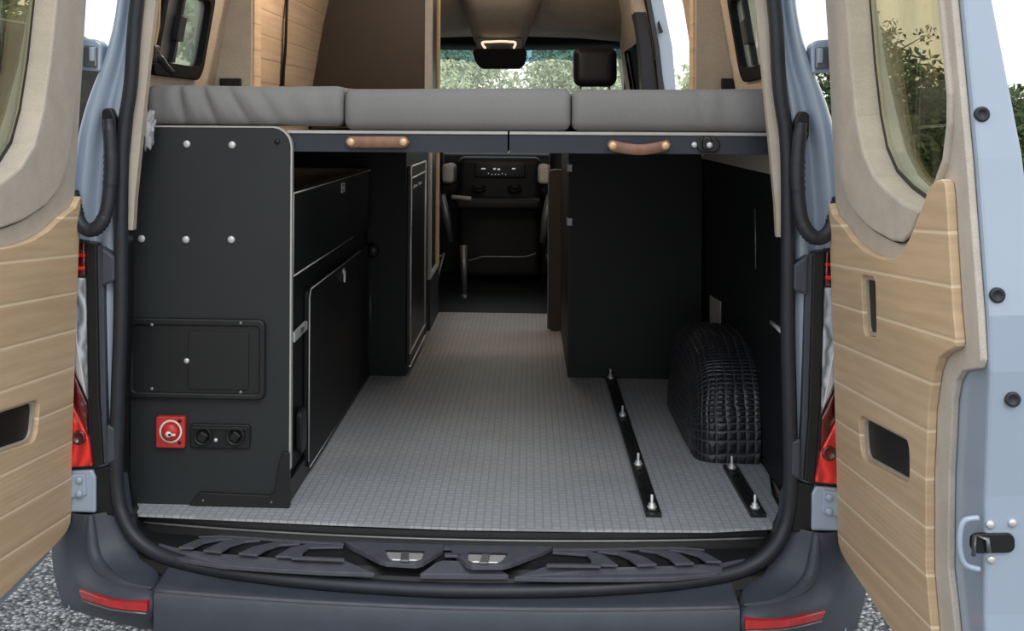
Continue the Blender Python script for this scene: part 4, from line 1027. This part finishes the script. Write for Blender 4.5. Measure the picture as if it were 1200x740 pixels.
for px in (561, 603): 
    c = onY(px, 222, 4.70); obj('cup_ring', lathe(new(), [(.045, 0), (.045, .015), (.035, .018), (.033, .0)], c, (0, -.5, 1), 18), M_dash, da)
pts = [onY(*p) for p in ((548, 306, 4.3), (560, 303, 4.3), (566, 301, 4.3), (590, 301, 4.3), (615, 301, 4.3), (628, 297, 4.3))]
bm = new(); tube(bm, smooth_path(pts, 4), .004, 6); o = obj('seat_strap', bm, M_edgegrey); tag(o, 'thin grey strap crossing the dark cab gap low between the seats', 'strap')

# ------------------------------------------------------------------ trees and shrubs outside
def leaves(n, blobs, size, rnd):
    bm = new()
    for _ in range(n):
        c, r = rnd.choice(blobs); d = Vector((rnd.gauss(0, 1), rnd.gauss(0, 1), rnd.gauss(0, 1))).normalized()*(rnd.random()**.45)
        p = Vector(c) + Vector((d.x*r[0], d.y*r[1], d.z*r[2]))
        if p.z < .03: continue
        a = Vector((rnd.gauss(0, 1), rnd.gauss(0, 1), rnd.gauss(0, 1))).normalized(); b = a.orthogonal().normalized(); s_ = size*rnd.uniform(.5, 1.3)
        bm.faces.new([vert(bm, p + a*s_), vert(bm, p + b*s_*.5), vert(bm, p - a*s_), vert(bm, p - b*s_*.5)])
    return bm
def tree(name, label, loc, h, w, n, m, seed, size=.09, group=None, sparse=False, low=.1):
    rnd = random.Random(seed); r = thing(name, label, 'tree' if name == 'tree' else 'shrub', loc, group)
    L = Vector(loc); br = []; blobs = []
    bm = new(); tp = L + Vector((rnd.uniform(-.2, .2), 0, h*.6)); tube(bm, [L, L.lerp(tp, .5) + Vector((.05, 0, 0)), tp], [h*.022, h*.017, h*.010], 8)
    for k in range(14):
        a = rnd.uniform(0, 2*PI); hh = rnd.uniform(low, .95)*h; rr = w*.5*math.sin(PI*min(1, .25 + .7*hh/h))*rnd.uniform(.5, 1)
        e = L + Vector((rr*math.cos(a), rr*math.sin(a), hh)); s0 = L.lerp(tp, min(1, max(.1, hh/h*.8)))
        tube(bm, [s0, s0.lerp(e, .5) + Vector((0, 0, .06*h)), e], [h*.010, h*.006, h*.003], 6)
        q = w*(.12 if sparse else .26)*rnd.uniform(.8, 1.3); blobs.append((e, (q, q, q*.85)))
        if sparse:
            for _ in range(3):
                e2 = e + Vector((rnd.uniform(-.2, .2)*w, rnd.uniform(-.2, .2)*w, rnd.uniform(-.02, .18)*h)); tube(bm, [e, e2], [h*.004, h*.0015], 5); blobs.append((e2, (q*.6, q*.6, q*.5)))
    obj('trunk', bm, M_bark, r); obj('foliage', leaves(n, blobs, size, rnd), m, r)
k = 0
for x, y, h, w, m, lb in ((-2.3, 10.6, 3.2, 2.4, M_leafpale, 'pale green shrub beyond the windshield, partly hidden by the tall cabinet'), (-.9, 10.0, 3.1, 2.2, M_leafpale, 'pale green shrub beyond the windshield, behind the black mirror'), (.35, 10.7, 3.2, 2.0, M_leafpale, 'grey-green shrub beyond the windshield, behind the headrest')):
    tree('shrub', lb, (x, y, 0), h, w, 26000, m, 20 + k, .032, 'shrubs beyond the windshield', low=.15); k += 1
tree('shrub', 'yellow-green shrub seen through the sliding doorway', (1.38, 6.6, 0), 2.15, .85, 2600, M_leafpale, 40, .035, low=.1)
for i, (x, y, h, w, m, sp, lb) in enumerate(((4.7, 13.6, 2.3, 2.6, M_leafdark, False, 'dense dark tree in the tinted window of the wheel arch side door'), (6.3, 13.9, 2.4, 2.6, M_leafdark, False, 'dense dark tree at the edge of that tinted window, beside the door edge'), (5.6, 15.6, 2.95, 2.4, M_leafdark, True, 'sparse branching tree rising above the dense dark trees'), (7.5, 12.4, 2.6, 1.8, M_leafmid, True, 'sparse tree beyond the painted edge of the wheel arch side door'))):
    tree('tree', lb, (x, y, 0), h, w, 22000 if not sp else 1800, m, 60 + i, .065 if not sp else .045, 'trees beyond the open door', sp, .08 if not sp else .4)
for i, (x, y, h, w, m, lb) in enumerate(((-5.3, 8.9, 3.5, 1.9, M_leafmid, 'green tree in the upper tinted window of the cabinet side door'), (-3.25, 9.8, 3.2, 1.6, M_leafpale, 'green tree behind the side window above the wrinkled cushion'), (2.5, 10.6, 2.6, .8, M_leafmid, 'mid green tree outside the side window above the creased cushion'))):
    tree('tree', lb, (x, y, 0), h, w, 7000, m, 80 + i, .05, 'trees along the sides', low=.08)

# guessed dark van, added to darken the tinted glass of the cabinet side door
pv = thing('guessed_van', 'guessed dark van added to darken the tinted window of the cabinet side door', 'van', (-4.4, 5.3, 0))
def tumble(p): q = p.copy(); q.x = -4.4 + (p.x + 4.4)*(1 - .10*max(0, (p.z - 1.2)/1.1)**1.5); return q
M_dark = mat('black_car_paint', (.010, .011, .013, 1), .6, 0, .25, .1, 3)
obj('body', roundbox(new(), -5.4, -3.4, 3.2, 7.4, .35, 2.38, .18, 8, 10, 12, tumble), M_dark, pv)
for ya, yb in ((3.6, 4.75), (4.95, 5.9), (6.1, 7.0)):
    bm = new(); prism(bm, [tumble(Vector((-3.4 + .004, ya, 1.35))), tumble(Vector((-3.4 + .004, yb, 1.35))), tumble(Vector((-3.396, yb - .06, 1.98))), tumble(Vector((-3.396, ya + .06, 1.98)))], (-.02, 0, 0)); obj('window', bm, M_inner, pv, bevel=.006)
bm = new(); tube(bm, [tumble(Vector((-3.52, y, 2.37))) for y in (3.6, 4.5, 5.5, 6.5, 7.1)], .018, 8); obj('roof_rail', bm, M_edgegrey, pv)
bm = new(); tube(bm, [Vector((-3.395, y, 1.27)) for y in (3.5, 5, 7.1)], .012, 6); obj('side_molding', bm, M_edgegrey, pv)
for x in (-3.52, -5.28):
    for y in (4.0, 6.6): obj('wheel', lathe(new(), [(.18, -.10), (.31, -.11), (.345, -.08), (.35, 0), (.345, .08), (.31, .11), (.2, .10), (.16, .06), (0, .06)], (x, y, .35), (1 if x > -4.4 else -1, 0, 0), 28), M_tyre, pv)

# ------------------------------------------------------------------ light
W = bpy.data.worlds.new('overcast'); bpy.context.scene.world = W; W.use_nodes = True
nt = W.node_tree; bg = nt.nodes['Background']
tc = nt.nodes.new('ShaderNodeTexCoord'); sp = nt.nodes.new('ShaderNodeSeparateXYZ'); nt.links.new(tc.outputs['Generated'], sp.inputs[0])
rp = nt.nodes.new('ShaderNodeValToRGB'); e = rp.color_ramp.elements
e[0].position = .0; e[0].color = (1.0, .96, .88, 1); e[1].position = .7; e[1].color = (.86, .93, 1.0, 1)
x = e.new(.2); x.color = (1, .99, .96, 1)
nz = nt.nodes.new('ShaderNodeTexNoise'); nz.inputs['Scale'].default_value = 3; nt.links.new(tc.outputs['Generated'], nz.inputs['Vector'])
mx = nt.nodes.new('ShaderNodeMix'); mx.data_type = 'RGBA'; mx.blend_type = 'MULTIPLY'; mx.inputs[0].default_value = .25
cr = nt.nodes.new('ShaderNodeValToRGB'); cr.color_ramp.elements[0].position = .35; cr.color_ramp.elements[0].color = (.75, .78, .82, 1); cr.color_ramp.elements[1].position = .65
nt.links.new(nz.outputs['Fac'], cr.inputs[0]); nt.links.new(sp.outputs['Z'], rp.inputs[0]); nt.links.new(rp.outputs[0], mx.inputs[6]); nt.links.new(cr.outputs[0], mx.inputs[7])
nt.links.new(mx.outputs[2], bg.inputs[0]); bg.inputs[1].default_value = 1.4
def light(typ, name, loc, energy, colr, rot=(0, 0, 0), **kw):
    L = bpy.data.lights.new(name, typ); L.energy = energy; L.color = colr
    for k_, v in kw.items(): setattr(L, k_, v)
    o = bpy.data.objects.new(name, L); col.objects.link(o); o.location = loc; o.rotation_euler = rot; return o
light('SUN', 'sun', (0, -5, 8), .9, (1, .97, .92), (math.radians(48), 0, math.radians(12)), angle=math.radians(25))
light('POINT', 'ceiling_lamp_bed', (-.36, 1.25, 2.45), 19, (1, .79, .60), shadow_soft_size=.05)
light('POINT', 'ceiling_lamp_aisle', (.1, 2.9, 2.5), 5, (1, .80, .62), shadow_soft_size=.05)
light('POINT', 'ceiling_lamp_cab', (0, 3.8, 2.45), 2, (1, .82, .66), shadow_soft_size=.05)

# ------------------------------------------------------------------ camera
cd = bpy.data.cameras.new('camera'); co = bpy.data.objects.new('camera', cd); col.objects.link(co)
cd.sensor_width = 36; cd.sensor_fit = 'HORIZONTAL'; cd.lens = F*36/1200
cd.shift_x = (600 - P0[0])/1200; cd.shift_y = -(370 - P0[1])/1200
co.matrix_world = Matrix.Translation(CAM) @ Matrix.Rotation(TH, 4, 'Z') @ Matrix.Rotation(PI/2, 4, 'X') @ Matrix.Rotation(RO, 4, 'Z')
cd.clip_start = .05; cd.clip_end = 200
sc = bpy.context.scene; sc.camera = co
sc.view_settings.view_transform = 'Standard'; sc.view_settings.look = 'None'; sc.view_settings.exposure = 0; sc.view_settings.gamma = 1
sc.cycles.max_bounces = 10; sc.cycles.transparent_max_bounces = 12
